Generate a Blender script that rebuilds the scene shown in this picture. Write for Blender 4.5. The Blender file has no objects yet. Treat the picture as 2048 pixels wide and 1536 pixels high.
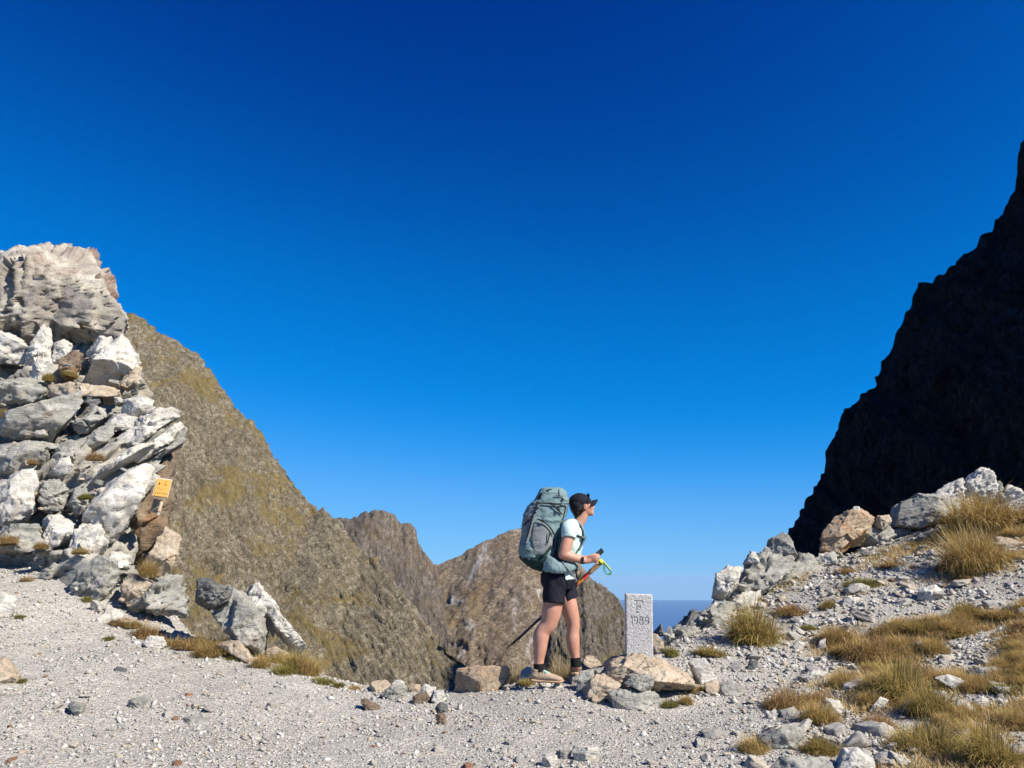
import bpy, bmesh, math, random
import numpy as np
from mathutils import Vector, Matrix, Euler

random.seed(7)
scene = bpy.context.scene
COL = scene.collection

# ------------------------------------------------------------------ camera, sky, sun, exposure
F_PX, PITCH = 1547.0, math.radians(14.0)
cam = bpy.data.cameras.new("camera"); cam_o = bpy.data.objects.new("camera", cam)
COL.objects.link(cam_o); scene.camera = cam_o
cam.sensor_width = 36.0; cam.lens = F_PX / 2048 * 36.0
cam.clip_start = 0.05; cam.clip_end = 600000
cam_o.location = (0, 0, 0); cam_o.rotation_euler = (math.pi / 2 + PITCH, 0, 0)

SUN_EL, SUN_AZ = math.radians(40), math.radians(34)      # azimuth: from +X turned towards the camera's back
SUN = Vector((math.cos(SUN_EL) * math.cos(SUN_AZ), -math.cos(SUN_EL) * math.sin(SUN_AZ), math.sin(SUN_EL)))
world = bpy.data.worlds.new("World"); scene.world = world; world.use_nodes = True
wn, wl = world.node_tree.nodes, world.node_tree.links
wn.clear()
sky = wn.new("ShaderNodeTexSky"); sky.sky_type = 'NISHITA'; sky.sun_disc = False
sky.sun_elevation = SUN_EL; sky.sun_rotation = math.atan2(SUN.x, SUN.y)
sky.altitude = 2400; sky.air_density = 1.0; sky.dust_density = 0.35; sky.ozone_density = 3.0
# tone response of the photograph (deep, contrasty blue), a function of sky radiance only, the same in every direction
pre = wn.new("ShaderNodeVectorMath"); pre.operation = 'SCALE'; pre.inputs['Scale'].default_value = 0.1
crv = wn.new("ShaderNodeRGBCurve")
for ci, pts in enumerate(([(0, 0), (.103, 0), (.159, .002), (.326, .108), (.72, .254), (1, .33)],
                          [(0, 0), (.06, .004), (.10, .037), (.138, .089), (.183, .156), (.277, .251), (.511, .434), (.79, .571), (1, .64)],
                          [(0, 0), (.12, .13), (.205, .283), (.273, .434), (.349, .591), (.487, .783), (.713, .95), (1, 1)])):
    cu = crv.mapping.curves[ci]; cu.points[0].location = pts[0]; cu.points[-1].location = pts[-1]
    for p_ in pts[1:-1]: cu.points.new(*p_)
    for p_ in cu.points: p_.handle_type = 'AUTO_CLAMPED'
crv.mapping.extend = 'HORIZONTAL'; crv.mapping.update()
post = wn.new("ShaderNodeVectorMath"); post.operation = 'SCALE'; post.inputs['Scale'].default_value = 10.0
bg = wn.new("ShaderNodeBackground"); bg.inputs['Strength'].default_value = 0.0575
wo = wn.new("ShaderNodeOutputWorld")
wtc = wn.new("ShaderNodeTexCoord"); wsp = wn.new("ShaderNodeSeparateXYZ"); wmx = wn.new("ShaderNodeMath"); wmx.operation = 'MAXIMUM'; wmx.inputs[1].default_value = 0.004; wcb = wn.new("ShaderNodeCombineXYZ")
wl.new(wtc.outputs['Generated'], wsp.inputs[0]); wl.new(wsp.outputs[0], wcb.inputs[0]); wl.new(wsp.outputs[1], wcb.inputs[1]); wl.new(wsp.outputs[2], wmx.inputs[0]); wl.new(wmx.outputs[0], wcb.inputs[2]); wl.new(wcb.outputs[0], sky.inputs[0])
wl.new(sky.outputs[0], pre.inputs[0]); wl.new(pre.outputs[0], crv.inputs['Color']); wl.new(crv.outputs[0], post.inputs[0]); wl.new(post.outputs[0], bg.inputs[0]); wl.new(bg.outputs[0], wo.inputs[0])

sun_d = bpy.data.lights.new("sun", 'SUN'); sun_d.energy = 5.0; sun_d.angle = math.radians(0.53)
sun_d.color = (1.0, 0.93, 0.82)
sun_o = bpy.data.objects.new("sun", sun_d); COL.objects.link(sun_o)
sun_o.rotation_euler = (-SUN).to_track_quat('-Z', 'Y').to_euler(); sun_o.location = SUN * 30

scene.view_settings.view_transform = 'Standard'; scene.view_settings.look = 'None'
scene.view_settings.exposure = 0.8; scene.view_settings.gamma = 1.0
scene.view_settings.use_curve_mapping = False
scene.cycles.use_denoising = True
scene.cycles.max_bounces = 5; scene.cycles.diffuse_bounces = 2; scene.cycles.glossy_bounces = 2
scene.cycles.transparent_max_bounces = 6; scene.cycles.volume_bounces = 0
scene.cycles.caustics_reflective = False; scene.cycles.caustics_refractive = False

# ------------------------------------------------------------------ helpers
CP, SP = math.cos(PITCH), math.sin(PITCH)
def ray(u, v):
    vx = (u - 1024) / F_PX; vy = (768 - v) / F_PX
    return Vector((vx, CP - SP * vy, SP + CP * vy))
def pix(u, v, Y):                     # the point at depth Y (metres along +Y) seen at pixel (u, v) of the 2048 px photograph
    d = ray(u, v); return d * (Y / d.y)
def mpp(u, v, Y):                     # metres per photograph pixel there
    d = ray(u, v); return Y / d.y / F_PX

def _hash(ix, iy, iz, seed):
    h = (ix.astype(np.uint32) * np.uint32(374761393) + iy.astype(np.uint32) * np.uint32(668265263)
         + iz.astype(np.uint32) * np.uint32(2147483647 - 40503) + np.uint32(seed * 7919 + 13))
    h = (h ^ (h >> np.uint32(13))) * np.uint32(1274126177)
    h = (h ^ (h >> np.uint32(16))) * np.uint32(2246822519)
    return h ^ (h >> np.uint32(15))
_g = np.random.RandomState(1).normal(size=(256, 3)); _g /= np.linalg.norm(_g, axis=1)[:, None]
_g = (_g * 1.5).astype(np.float32)
def perlin(P, seed=0):
    P = np.asarray(P, np.float32); I = np.floor(P); Fr = P - I; I = I.astype(np.int64)
    w = Fr * Fr * Fr * (Fr * (Fr * 6 - 15) + 10)
    out = np.zeros(len(P), np.float32)
    for dx in (0, 1):
        wx = w[:, 0] if dx else 1 - w[:, 0]
        for dy in (0, 1):
            wy = w[:, 1] if dy else 1 - w[:, 1]
            for dz in (0, 1):
                wz = w[:, 2] if dz else 1 - w[:, 2]
                g = _g[_hash(I[:, 0] + dx, I[:, 1] + dy, I[:, 2] + dz, seed) & np.uint32(255)]
                out += wx * wy * wz * ((Fr[:, 0] - dx) * g[:, 0] + (Fr[:, 1] - dy) * g[:, 1] + (Fr[:, 2] - dz) * g[:, 2])
    return out
def fbm(P, octv=4, seed=0, gain=0.5, lac=2.03):
    a, s, r = 1.0, 0.0, 0.0; P = np.asarray(P, np.float32); Q = P.copy()
    for i in range(octv):
        r = r + a * perlin(Q, seed + i * 31); s += a; a *= gain; Q = Q * lac
    return r / s
def ridged(P, octv=4, seed=0, gain=0.55, lac=2.07):
    a, s, r = 1.0, 0.0, 0.0; Q = np.asarray(P, np.float32).copy()
    for i in range(octv):
        r = r + a * (1 - 2.2 * np.abs(perlin(Q, seed + i * 31))); s += a; a *= gain; Q = Q * lac
    return r / s
def facet(P, seed=0, tilt=1.0):              # every Voronoi cell is a tilted flat facet: broken, blocky rock
    P = np.asarray(P, np.float32); I = np.floor(P).astype(np.int64); best = np.full(len(P), 9e9, np.float32); val = np.zeros(len(P), np.float32)
    for dx in (-1, 0, 1):
        for dy in (-1, 0, 1):
            for dz in (-1, 0, 1):
                J = I + np.array([dx, dy, dz]); h = _hash(J[:, 0], J[:, 1], J[:, 2], seed)
                c = J + np.stack([h & np.uint32(1023), (h >> np.uint32(10)) & np.uint32(1023), (h >> np.uint32(20)) & np.uint32(1023)], -1) / 1023.0
                d = (P - c).astype(np.float32); r = (d * d).sum(1); m = r < best
                g = _g[_hash(J[m, 0], J[m, 1], J[m, 2], seed + 999) & np.uint32(255)]
                best[m] = r[m]; val[m] = (d[m] * g).sum(1) * tilt + g[:, 0] * .45
    return val
def sstep(x): x = np.clip(x, 0, 1); return x * x * (3 - 2 * x)

def mesh_np(name, V, Fc, smooth=True):
    me = bpy.data.meshes.new(name); V = np.asarray(V, np.float32); Fc = np.asarray(Fc, np.int32)
    n, k = Fc.shape
    me.vertices.add(len(V)); me.vertices.foreach_set("co", V.ravel())
    me.loops.add(n * k); me.loops.foreach_set("vertex_index", Fc.ravel())
    me.polygons.add(n); me.polygons.foreach_set("loop_start", np.arange(0, n * k, k, dtype=np.int32))
    me.polygons.foreach_set("loop_total", np.full(n, k, np.int32))
    if smooth: me.polygons.foreach_set("use_smooth", np.ones(n, bool))
    me.update(calc_edges=True)
    return me
def add(name, me, mat=None, parent=None, loc=None):
    o = bpy.data.objects.new(name, me); COL.objects.link(o)
    if mat is not None and me is not None and not me.materials: me.materials.append(mat)
    if parent is not None: o.parent = parent
    if loc is not None: o.location = loc
    return o
def tag(o, label=None, cat=None, group=None, kind=None):
    if label: o['label'] = label
    if cat: o['category'] = cat
    if group: o['group'] = group
    if kind: o['kind'] = kind
    return o
def empty(name, loc=(0, 0, 0)):
    o = bpy.data.objects.new(name, None); COL.objects.link(o); o.location = loc; o.empty_display_size = .1; return o
def attr_color(me, name, C):
    a = me.attributes.new(name, 'FLOAT_COLOR', 'POINT')
    C = np.asarray(C, np.float32)
    if C.shape[1] == 3: C = np.concatenate([C, np.ones((len(C), 1), np.float32)], 1)
    a.data.foreach_set("color", C.ravel())
def grid_faces(nx, ny):
    i = np.arange(nx * ny).reshape(nx, ny)
    return np.stack([i[:-1, :-1], i[1:, :-1], i[1:, 1:], i[:-1, 1:]], -1).reshape(-1, 4)

# ------------------------------------------------------------------ materials
class NT:
    def __init__(s, name):
        s.m = bpy.data.materials.new(name); s.m.use_nodes = True; s.t = s.m.node_tree; s.t.nodes.clear()
        s.out = s.t.nodes.new("ShaderNodeOutputMaterial"); s.b = s.t.nodes.new("ShaderNodeBsdfPrincipled")
        s.t.links.new(s.b.outputs[0], s.out.inputs[0]); s.b.inputs['Roughness'].default_value = .9
        s.b.inputs['Specular IOR Level'].default_value = .25
    def n(s, kind, **kw):
        nd = s.t.nodes.new("ShaderNode" + kind)
        for k, v in kw.items():
            if k in nd.inputs: nd.inputs[k].default_value = v
            else: setattr(nd, k, v)
        return nd
    def l(s, a, b): s.t.links.new(a, b)
    def coord(s, kind='Object', scale=(1, 1, 1), rot=(0, 0, 0), rnd=False):
        tc = s.n("TexCoord"); mp = s.n("Mapping"); mp.inputs['Scale'].default_value = scale; mp.inputs['Rotation'].default_value = rot
        s.l(tc.outputs[kind], mp.inputs[0])
        if rnd:
            oi = s.n("ObjectInfo"); mu = s.n("Math", operation='MULTIPLY'); mu.inputs[1].default_value = 57.0
            s.l(oi.outputs['Random'], mu.inputs[0]); s.l(mu.outputs[0], mp.inputs['Location'])
        return mp.outputs[0]
    def noise(s, vec, scale, detail=5, rough=.6, dist=0.0):
        nd = s.n("TexNoise"); nd.inputs['Scale'].default_value = scale; nd.inputs['Detail'].default_value = detail
        nd.inputs['Roughness'].default_value = rough; nd.inputs['Distortion'].default_value = dist
        s.l(vec, nd.inputs['Vector']); return nd.outputs[0]
    def ramp(s, fac, stops, interp='LINEAR'):
        r = s.n("ValToRGB"); r.color_ramp.interpolation = interp; e = r.color_ramp.elements
        while len(e) < len(stops): e.new(.5)
        for el, (p, c) in zip(e, stops):
            el.position = p; el.color = (*c, 1) if not isinstance(c, (int, float)) else (c, c, c, 1)
        s.l(fac, r.inputs[0]); return r.outputs[0]
    def mix(s, a, b, fac, mode='MIX'):
        m = s.n("Mix", data_type='RGBA', blend_type=mode)
        for sock, val in ((m.inputs[6], a), (m.inputs[7], b), (m.inputs[0], fac)):
            if isinstance(val, (int, float)): sock.default_value = val
            elif isinstance(val, tuple): sock.default_value = (*val, 1)
            else: s.l(val, sock)
        return m.outputs[2]
    def math(s, op, a, b=None):
        m = s.n("Math", operation=op)
        for i, val in enumerate((a, b)):
            if val is None: continue
            if isinstance(val, (int, float)): m.inputs[i].default_value = val
            else: s.l(val, m.inputs[i])
        return m.outputs[0]
    def color(s, c):
        if isinstance(c, tuple): s.b.inputs['Base Color'].default_value = (*c, 1)
        else: s.l(c, s.b.inputs['Base Color'])
    def bump(s, h, strength=.5, dist=.02, prev=None):
        b = s.n("Bump"); b.inputs['Strength'].default_value = strength; b.inputs['Distance'].default_value = dist
        s.l(h, b.inputs['Height'])
        if prev is not None: s.l(prev, b.inputs['Normal'])
        s.l(b.outputs[0], s.b.inputs['Normal']); return b.outputs[0]

def rock_mat(name, dark, mid, light, stain=(.25, .14, .06), stain_amt=.25, lichen=.3, stripe=.35, rnd=False, scale=1.0, tilt=(0.2, .6, 0), crack=.3):
    t = NT(name); v = t.coord('Object', (scale,) * 3, rnd=rnd)
    vs = t.coord('Object', (scale * 1.2, scale * 1.2, scale * 9), tilt, rnd=rnd)
    big = t.noise(v, 1.3, 8, .65, .4); c = t.ramp(big, [(.28, dark), (.48, mid), (.68, light)])
    st = t.noise(vs, 2.0, 6, .65, .8); c = t.mix(c, t.ramp(st, [(.35, .45), (.6, 1.0)]), stripe, 'MULTIPLY')
    fine = t.noise(v, 45, 4, .7); c = t.mix(c, t.ramp(fine, [(.33, .35), (.5, .9), (.72, 1.15)]), .55, 'MULTIPLY')
    li = t.noise(v, 17, 6, .75, .3); msk = t.ramp(li, [(.56, 0.0), (.64, 1.0)]); lm = t.noise(v, 1.7, 4, .6)
    msk2 = t.mix(msk, t.ramp(lm, [(.42, 0.0), (.62, 1.0)]), 1.0, 'MULTIPLY')
    c = t.mix(c, (.035, .034, .03), t.math('MULTIPLY', msk2, lichen))
    yl = t.noise(v, 5.3, 6, .7, .5)
    c = t.mix(c, (.34, .33, .2), t.math('MULTIPLY', t.ramp(yl, [(.57, 0.0), (.72, 1.0)]), lichen * .8))
    rs = t.noise(v, 1.1, 6, .62, .7)
    c = t.mix(c, stain, t.math('MULTIPLY', t.ramp(rs, [(.52, 0.0), (.68, 1.0)]), stain_amt * 1.6))
    if rnd:
        oi = t.n("ObjectInfo"); c = t.mix(c, t.ramp(oi.outputs['Random'], [(0, (.8, .8, .8)), (.4, (.98, .96, .92)), (.8, (1.15, 1.13, 1.08)), (1, (1.25, 1.1, .92))]), 1.0, 'MULTIPLY')
    ck = t.n("TexVoronoi", feature='DISTANCE_TO_EDGE'); ck.inputs['Scale'].default_value = 2.3; vc = t.coord('Object', (scale * .7, scale * 1.0, scale * 3.6), tilt, rnd=rnd)
    wv = t.n("VectorMath", operation='ADD'); ns = t.n("TexNoise"); ns.inputs['Scale'].default_value = 5; ns.inputs['Detail'].default_value = 4; t.l(vc, ns.inputs['Vector']); t.l(vc, wv.inputs[0])
    sc_ = t.n("VectorMath", operation='SCALE'); sc_.inputs['Scale'].default_value = .12; t.l(ns.outputs['Color'], sc_.inputs[0]); t.l(sc_.outputs[0], wv.inputs[1]); t.l(wv.outputs[0], ck.inputs['Vector'])
    ckm = t.ramp(ck.outputs['Distance'], [(0, 0.0), (.012, .8), (.03, 1.0)]); c = t.mix(c, t.mix((.32, .3, .27), (1, 1, 1), ckm), crack, 'MULTIPLY')
    t.color(c)
    b0 = t.bump(ckm, crack, .04 / scale)
    b1 = t.bump(t.noise(v, 5, 12, .8, .2), .35, .06 / scale, b0)
    b2 = t.bump(st, min(.6, stripe * 1.3), .035 / scale, b1)
    t.bump(t.noise(v, 60, 4, .8), .5, .010 / scale, b2)
    return t.m

M = {}
M['rock_white'] = rock_mat('rock_white', (.30, .28, .245), (.52, .495, .44), (.70, .675, .615), (.36, .27, .17), .2, .4, .3)
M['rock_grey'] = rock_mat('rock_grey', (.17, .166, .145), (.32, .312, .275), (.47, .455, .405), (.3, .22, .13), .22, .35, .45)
M['rock_tan'] = rock_mat('rock_tan', (.26, .20, .14), (.42, .34, .25), (.55, .48, .38), (.32, .19, .09), .4, .4, .25, crack=.08)
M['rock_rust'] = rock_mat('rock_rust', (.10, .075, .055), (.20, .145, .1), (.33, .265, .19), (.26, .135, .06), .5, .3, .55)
M['rock_block'] = rock_mat('rock_block', (.20, .165, .14), (.35, .315, .265), (.54, .51, .44), (.2, .14, .11), .8, .8, .15, tilt=(.1, 1.25, 0), crack=.15)
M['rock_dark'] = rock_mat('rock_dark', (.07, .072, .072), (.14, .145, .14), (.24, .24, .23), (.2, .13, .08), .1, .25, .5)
M['rock_orange'] = rock_mat('rock_orange', (.24, .17, .11), (.38, .28, .19), (.45, .38, .28), (.40, .19, .07), 1.0, .3, .2, crack=.1)
M['stone_mix'] = rock_mat('stone_mix', (.22, .22, .21), (.38, .37, .345), (.54, .53, .49), (.36, .25, .15), .25, .25, .35, rnd=True, scale=3.0)
M['stone_rust'] = rock_mat('stone_rust', (.13, .07, .05), (.23, .13, .085), (.33, .22, .15), (.3, .12, .05), .5, .2, .4, rnd=True, scale=3.0)

def mountain_mat(name, rock, rock2, grass, grass_amt, scree, scree_amt, sc, bumpd=1.0, stretch=(1, 1, 1), rot=(0, 0, 0), earth=(.21, .17, .107)):
    t = NT(name); v = t.coord('Object', (1 / sc,) * 3); vs = t.coord('Object', tuple(k / sc for k in stretch), rot)
    a = t.noise(vs, .9, 10, .7, .5); c = t.ramp(a, [(.3, rock2), (.52, rock), (.7, tuple(min(1, x * 1.25) for x in rock))])
    rk = t.ramp(t.noise(vs, 8, 11, .78, .35), [(.40, 0.0), (.56, 1.0)]); c = t.mix(t.mix(earth, tuple(x * .6 for x in earth), a), c, rk)
    f = t.noise(vs, 7, 8, .78, .5); c = t.mix(c, t.ramp(f, [(.32, .3), (.46, .85), (.56, 1.05), (.72, 1.5)]), .8, 'MULTIPLY')
    ff = t.noise(vs, 26, 5, .8, .2); c = t.mix(c, t.ramp(ff, [(.36, .25), (.47, .9), (.55, 1.1), (.68, 1.8)]), .85, 'MULTIPLY')
    cr = t.n("TexVoronoi", feature='DISTANCE_TO_EDGE'); cr.inputs['Scale'].default_value = 5.5
    wv = t.n("VectorMath", operation='ADD'); t.l(vs, wv.inputs[0]); ns = t.n("TexNoise"); ns.inputs['Scale'].default_value = 6; ns.inputs['Detail'].default_value = 5; t.l(vs, ns.inputs['Vector'])
    sc_ = t.n("VectorMath", operation='SCALE'); sc_.inputs['Scale'].default_value = .35; t.l(ns.outputs['Color'], sc_.inputs[0]); t.l(sc_.outputs[0], wv.inputs[1]); t.l(wv.outputs[0], cr.inputs['Vector'])
    crk = t.ramp(cr.outputs['Distance'], [(0, .35), (.05, 1.0)]); c = t.mix(c, crk, .55, 'MULTIPLY')
    g = t.noise(v, .7, 9, .7, .6); gf = t.noise(v, 9, 6, .75)
    gm = t.math('ADD', t.math('MULTIPLY', g, .75), t.math('MULTIPLY', gf, .3))
    c = t.mix(c, t.mix(grass, tuple(x * 1.7 for x in grass), gf), t.math('MULTIPLY', t.ramp(gm, [(.545, 0.0), (.60, 1.0)]), grass_amt))
    s = t.noise(t.coord('Object', (1.6 / sc, .5 / sc, .5 / sc), rot), .9, 6, .65, 1.0)
    c = t.mix(c, scree, t.math('MULTIPLY', t.ramp(s, [(.57, 0.0), (.64, 1.0)]), scree_amt))
    t.color(c); t.b.inputs['Specular IOR Level'].default_value = .1
    b1 = t.bump(t.math('ADD', f, t.math('MULTIPLY', rk, .35)), .9, bumpd); b2 = t.bump(cr.outputs['Distance'], .35, bumpd * .8, b1); t.bump(ff, .8, bumpd * .35, b2)
    return t.m

# ------------------------------------------------------------------ sea far below (curved like the earth)
rr = np.concatenate([[0], np.geomspace(300, 260000, 60)]); th = np.linspace(0, 2 * np.pi, 129)
R_, T_ = np.meshgrid(rr, th, indexing='ij')
Vs = np.stack([R_ * np.cos(T_), R_ * np.sin(T_), -2400 - R_ ** 2 / (2 * 6371000)], -1).reshape(-1, 3)
t = NT('sea_water'); t.color((.03, .085, .22)); t.b.inputs['Roughness'].default_value = .55
t.bump(t.noise(t.coord('Object'), .0005, 4), .05, 60.)
tag(add('sea', mesh_np('sea', Vs, grid_faces(len(rr), len(th))), t.m), kind='structure')

# ------------------------------------------------------------------ mountains
def mountain(name, sil, kf, kb, D, B, nx, ny, mat, amp, sc, stretch=(1, 1, 1), rot=(0, 0, 0), seed=0, edge=.25, jag=.0, yoff=None, rows_pow=1.0):
    pts = sorted([tuple(pix(u, v, Y)) for u, v, Y in sil]); pts = np.array(pts)
    # sample the ridge by arc length so steep pieces keep their detail
    seg = np.hypot(np.diff(pts[:, 0]), np.diff(pts[:, 2])); s = np.concatenate([[0], np.cumsum(seg)])
    ss = np.linspace(0, s[-1], nx); xr, yr, zr = (np.interp(ss, s, pts[:, i]) for i in range(3))
    nb = max(8, ny // 6)
    d = np.concatenate([-np.linspace(1, 0, nb, endpoint=False) * B, np.linspace(0, 1, ny) ** rows_pow * D])
    X = xr[:, None] + 0 * d[None]; Y = yr[:, None] - d[None]
    Z = zr[:, None] - np.where(d > 0, kf * d, -kb * d)[None]
    P = np.stack([X, Y, Z], -1)
    du = np.gradient(P, axis=0); dv = np.gradient(P, axis=1)
    # broad normal: smooth along the ridge
    N = np.cross(du, dv); ker = np.ones(41) / 41
    for i in range(3):
        pad = np.pad(N[..., i], ((20, 20), (0, 0)), mode='edge')
        N[..., i] = np.apply_along_axis(lambda q: np.convolve(q, ker, 'valid'), 0, pad)
    N /= np.linalg.norm(N, axis=-1, keepdims=True) + 1e-9
    N *= np.sign(N[..., 2:3] + 1e-9)
    Pf = P.reshape(-1, 3); Rm = np.array(Euler(rot).to_matrix()); Q = (Pf @ Rm.T) * np.array(stretch) / sc
    big = ridged(Q * .35, 3, seed) * 1.0
    wq = Q + .25 * np.stack([perlin(Q * 1.7 + k, seed + 60 + k) for k in (1, 2, 3)], -1)
    med = ridged(Q * 1.3 + 9, 5, seed + 5, .62) * .5 + facet(wq * 1.5, seed + 71, .8) * .38
    fin = fbm(Q * 7, 3, seed + 9, .6) * .2 + facet(wq * 4.2, seed + 72, .9) * .24 + facet(wq * 10, seed + 73, .9) * .1
    h = (big + med - .55).reshape(P.shape[:2]); msk = edge + (1 - edge) * sstep(np.abs(d) / (D * .25))[None]
    disp = amp * (h * msk + fin.reshape(P.shape[:2]) * (0.5 + .5 * msk))
    P = P + N * disp[..., None]
    if jag:
        jv = perlin(np.stack([ss / (sc * .25), ss * 0, ss * 0], -1), seed + 77) + .6 * perlin(np.stack([ss / (sc * .09), ss * 0, ss * 0], -1), seed + 78)
        P[..., 2] += (jag * jv)[:, None] * np.exp(-np.abs(d) / (sc * .5))[None]
    me = mesh_np(name, P.reshape(-1, 3), grid_faces(nx, nb + ny), False)
    return tag(add(name, me, mat), kind='structure')

mm1 = mountain_mat('slope_rock', (0.328, 0.287, 0.207), (0.218, 0.187, 0.132), (0.172, 0.129, 0.048), .8, (0.218, 0.184, 0.132), .15, 9, bumpd=.9, stretch=(1.1, 1, .8), rot=(0, .5, 0))
mountain('mountain_slope', [(-700, 300, 260), (-300, 420, 250), (0, 560, 240), (150, 640, 232), (225, 640, 230), (240, 632, 229), (265, 625, 228), (290, 640, 227), (318, 668, 226), (345, 680, 225), (372, 698, 224), (395, 708, 223),
    (412, 730, 222), (450, 785, 219), (480, 828, 217), (505, 850, 215), (530, 880, 213), (548, 915, 211), (575, 945, 209), (600, 985, 206), (625, 1015, 204), (652, 1022, 202), (672, 1035, 200), (692, 1062, 198),
    (723, 1100, 195), (775, 1150, 188), (800, 1180, 184), (830, 1222, 180), (860, 1267, 176), (900, 1302, 171), (940, 1337, 167), (1000, 1420, 160), (1060, 1540, 150)],
    .95, 1.2, 130, 60, 350, 280, mm1, 1.9, 7, (1.1, 1, .75), (0, .5, 0), 3, .45, .9)
mm2 = mountain_mat('peak_rock', (0.247, 0.212, 0.179), (0.156, 0.133, 0.114), (0.156, 0.114, 0.065), .5, (0.260, 0.221, 0.182), .5, 30, earth=(0.195, 0.160, 0.126), bumpd=3, stretch=(1.4, 1, .5))
mountain('mountain_peak', [(420, 1120, 760), (560, 1060, 760), (640, 1036, 760), (676, 1039, 760), (700, 1036, 760), (730, 1025, 760), (752, 1021, 760), (772, 1022, 760), (790, 1031, 760), (800, 1044, 760), (824, 1048, 758), (831, 1065, 755), (838, 1094, 750),
    (850, 1104, 745), (865, 1124, 740), (873, 1140, 735), (880, 1190, 725), (890, 1240, 710), (900, 1300, 690), (925, 1420, 650)],
    1.2, 1.2, 330, 150, 230, 190, mm2, 6.5, 34, (1.3, 1, .5), (0, .3, 0), 11, .35, 1.8)
mm3 = mountain_mat('far_slope', (0.299, 0.240, 0.176), (0.215, 0.169, 0.117), (0.176, 0.127, 0.068), .8, (0.429, 0.390, 0.338), 1.0, 50, earth=(0.240, 0.185, 0.120), bumpd=3, stretch=(1, 1, .8))
mountain('mountain_far', [(640, 1260, 1050), (760, 1200, 1080), (850, 1140, 1100), (872, 1130, 1100), (905, 1118, 1100), (925, 1108, 1100), (942, 1098, 1100), (962, 1084, 1100), (985, 1078, 1100), (1003, 1068, 1100), (1022, 1061, 1100), (1042, 1057, 1100),
    (1075, 1056, 1100), (1120, 1078, 1090), (1150, 1112, 1080), (1200, 1185, 1050), (1240, 1240, 1000), (1290, 1310, 950), (1400, 1450, 900)],
    .52, 1.0, 620, 200, 260, 260, mm3, 5, 60, (1.2, 1, .8), (0, 0, 0), 21, .3, 2.6)
mm4 = mountain_mat('crag_rock', (0.240, 0.210, 0.174), (0.138, 0.120, 0.102), (0.096, 0.072, 0.036), .35, (0.180, 0.156, 0.120), .2, 20, bumpd=2.2, stretch=(1.5, 1.2, .35))
mountain('mountain_crag', [(1084, 1430, 470), (1088, 1320, 466), (1091, 1230, 463), (1094, 1165, 460), (1102, 1156, 460), (1130, 1150, 460), (1152, 1152, 460), (1163, 1144, 460), (1176, 1150, 460), (1188, 1161, 459), (1200, 1168, 458), (1212, 1178, 457), (1226, 1188, 455),
    (1236, 1200, 453), (1243, 1212, 451), (1251, 1228, 449), (1262, 1244, 446), (1278, 1268, 442), (1300, 1298, 436), (1400, 1430, 410)],
    1.15, 1.2, 200, 90, 240, 220, mm4, 4.2, 20, (1.5, 1.2, .4), (0, 0, 0), 31, .3, 1.2)
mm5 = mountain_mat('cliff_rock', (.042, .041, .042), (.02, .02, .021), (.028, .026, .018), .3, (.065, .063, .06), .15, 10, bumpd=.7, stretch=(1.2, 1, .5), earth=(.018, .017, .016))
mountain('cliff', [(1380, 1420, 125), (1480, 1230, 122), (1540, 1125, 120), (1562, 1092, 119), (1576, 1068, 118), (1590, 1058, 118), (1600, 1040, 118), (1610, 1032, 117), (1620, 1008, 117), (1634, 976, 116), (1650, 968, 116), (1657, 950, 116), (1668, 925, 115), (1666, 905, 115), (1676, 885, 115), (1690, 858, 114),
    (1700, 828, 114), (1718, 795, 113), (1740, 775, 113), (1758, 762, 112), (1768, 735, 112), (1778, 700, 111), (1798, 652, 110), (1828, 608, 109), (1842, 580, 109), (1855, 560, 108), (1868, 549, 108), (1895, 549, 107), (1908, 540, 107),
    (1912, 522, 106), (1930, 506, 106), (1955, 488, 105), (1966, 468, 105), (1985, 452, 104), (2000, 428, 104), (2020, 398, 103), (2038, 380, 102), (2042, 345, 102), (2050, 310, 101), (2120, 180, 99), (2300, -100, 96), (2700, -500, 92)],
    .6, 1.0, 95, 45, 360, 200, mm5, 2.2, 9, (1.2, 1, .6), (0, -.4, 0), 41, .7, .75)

# ------------------------------------------------------------------ ground of the pass (one sheet through points read off the photograph)
ctrl = [(0, 1536, 4.7), (500, 1536, 4.9), (1024, 1536, 4.9), (1500, 1536, 4.85), (2048, 1536, 4.5),
        (0, 1400, 5.9), (300, 1400, 6.2), (700, 1450, 6.05), (1024, 1450, 6.0), (1400, 1450, 5.9), (1700, 1420, 6.1), (2048, 1430, 5.5),
        (620, 1345, 7.6), (750, 1378, 7.3), (900, 1385, 7.2), (1060, 1366, 7.1), (1150, 1368, 7.1), (1270, 1405, 6.6), (1400, 1345, 7.5), (1310, 1300, 8.2),
        (0, 1118, 10.0), (140, 1150, 9.4), (235, 1232, 8.7), (400, 1295, 8.1), (500, 1322, 7.8), (0, 1285, 7.5), (200, 1325, 7.05),
        (1500, 1300, 8.0), (1700, 1310, 7.8), (2048, 1300, 7.0), (1700, 1170, 9.6), (1900, 1180, 9.0), (2048, 1160, 8.7),
        (2048, 1010, 11.3), (1900, 1050, 11.4), (1750, 1085, 11.4), (1600, 1150, 10.6), (1450, 1235, 9.5), (1380, 1275, 8.8)]
CT = np.array([tuple(pix(*c)) for c in ctrl])
CT = np.concatenate([CT, np.array([(0, 0, -1.5), (-6, 0, -1.6), (7, 0, -1.6), (-9, 7, -.6), (-9, 12, .9), (12, 8, .4), (12, 14, 2.2), (0, -8, -2.2), (-8, -8, -2.6), (8, -8, -2.4), (0, 11, -.9), (-4.5, 11, .2)])])
def _k(r2): return .5 * r2 * np.log(r2 + 1e-9)
_n = len(CT); _d2 = ((CT[:, None, :2] - CT[None, :, :2]) ** 2).sum(-1)
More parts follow.
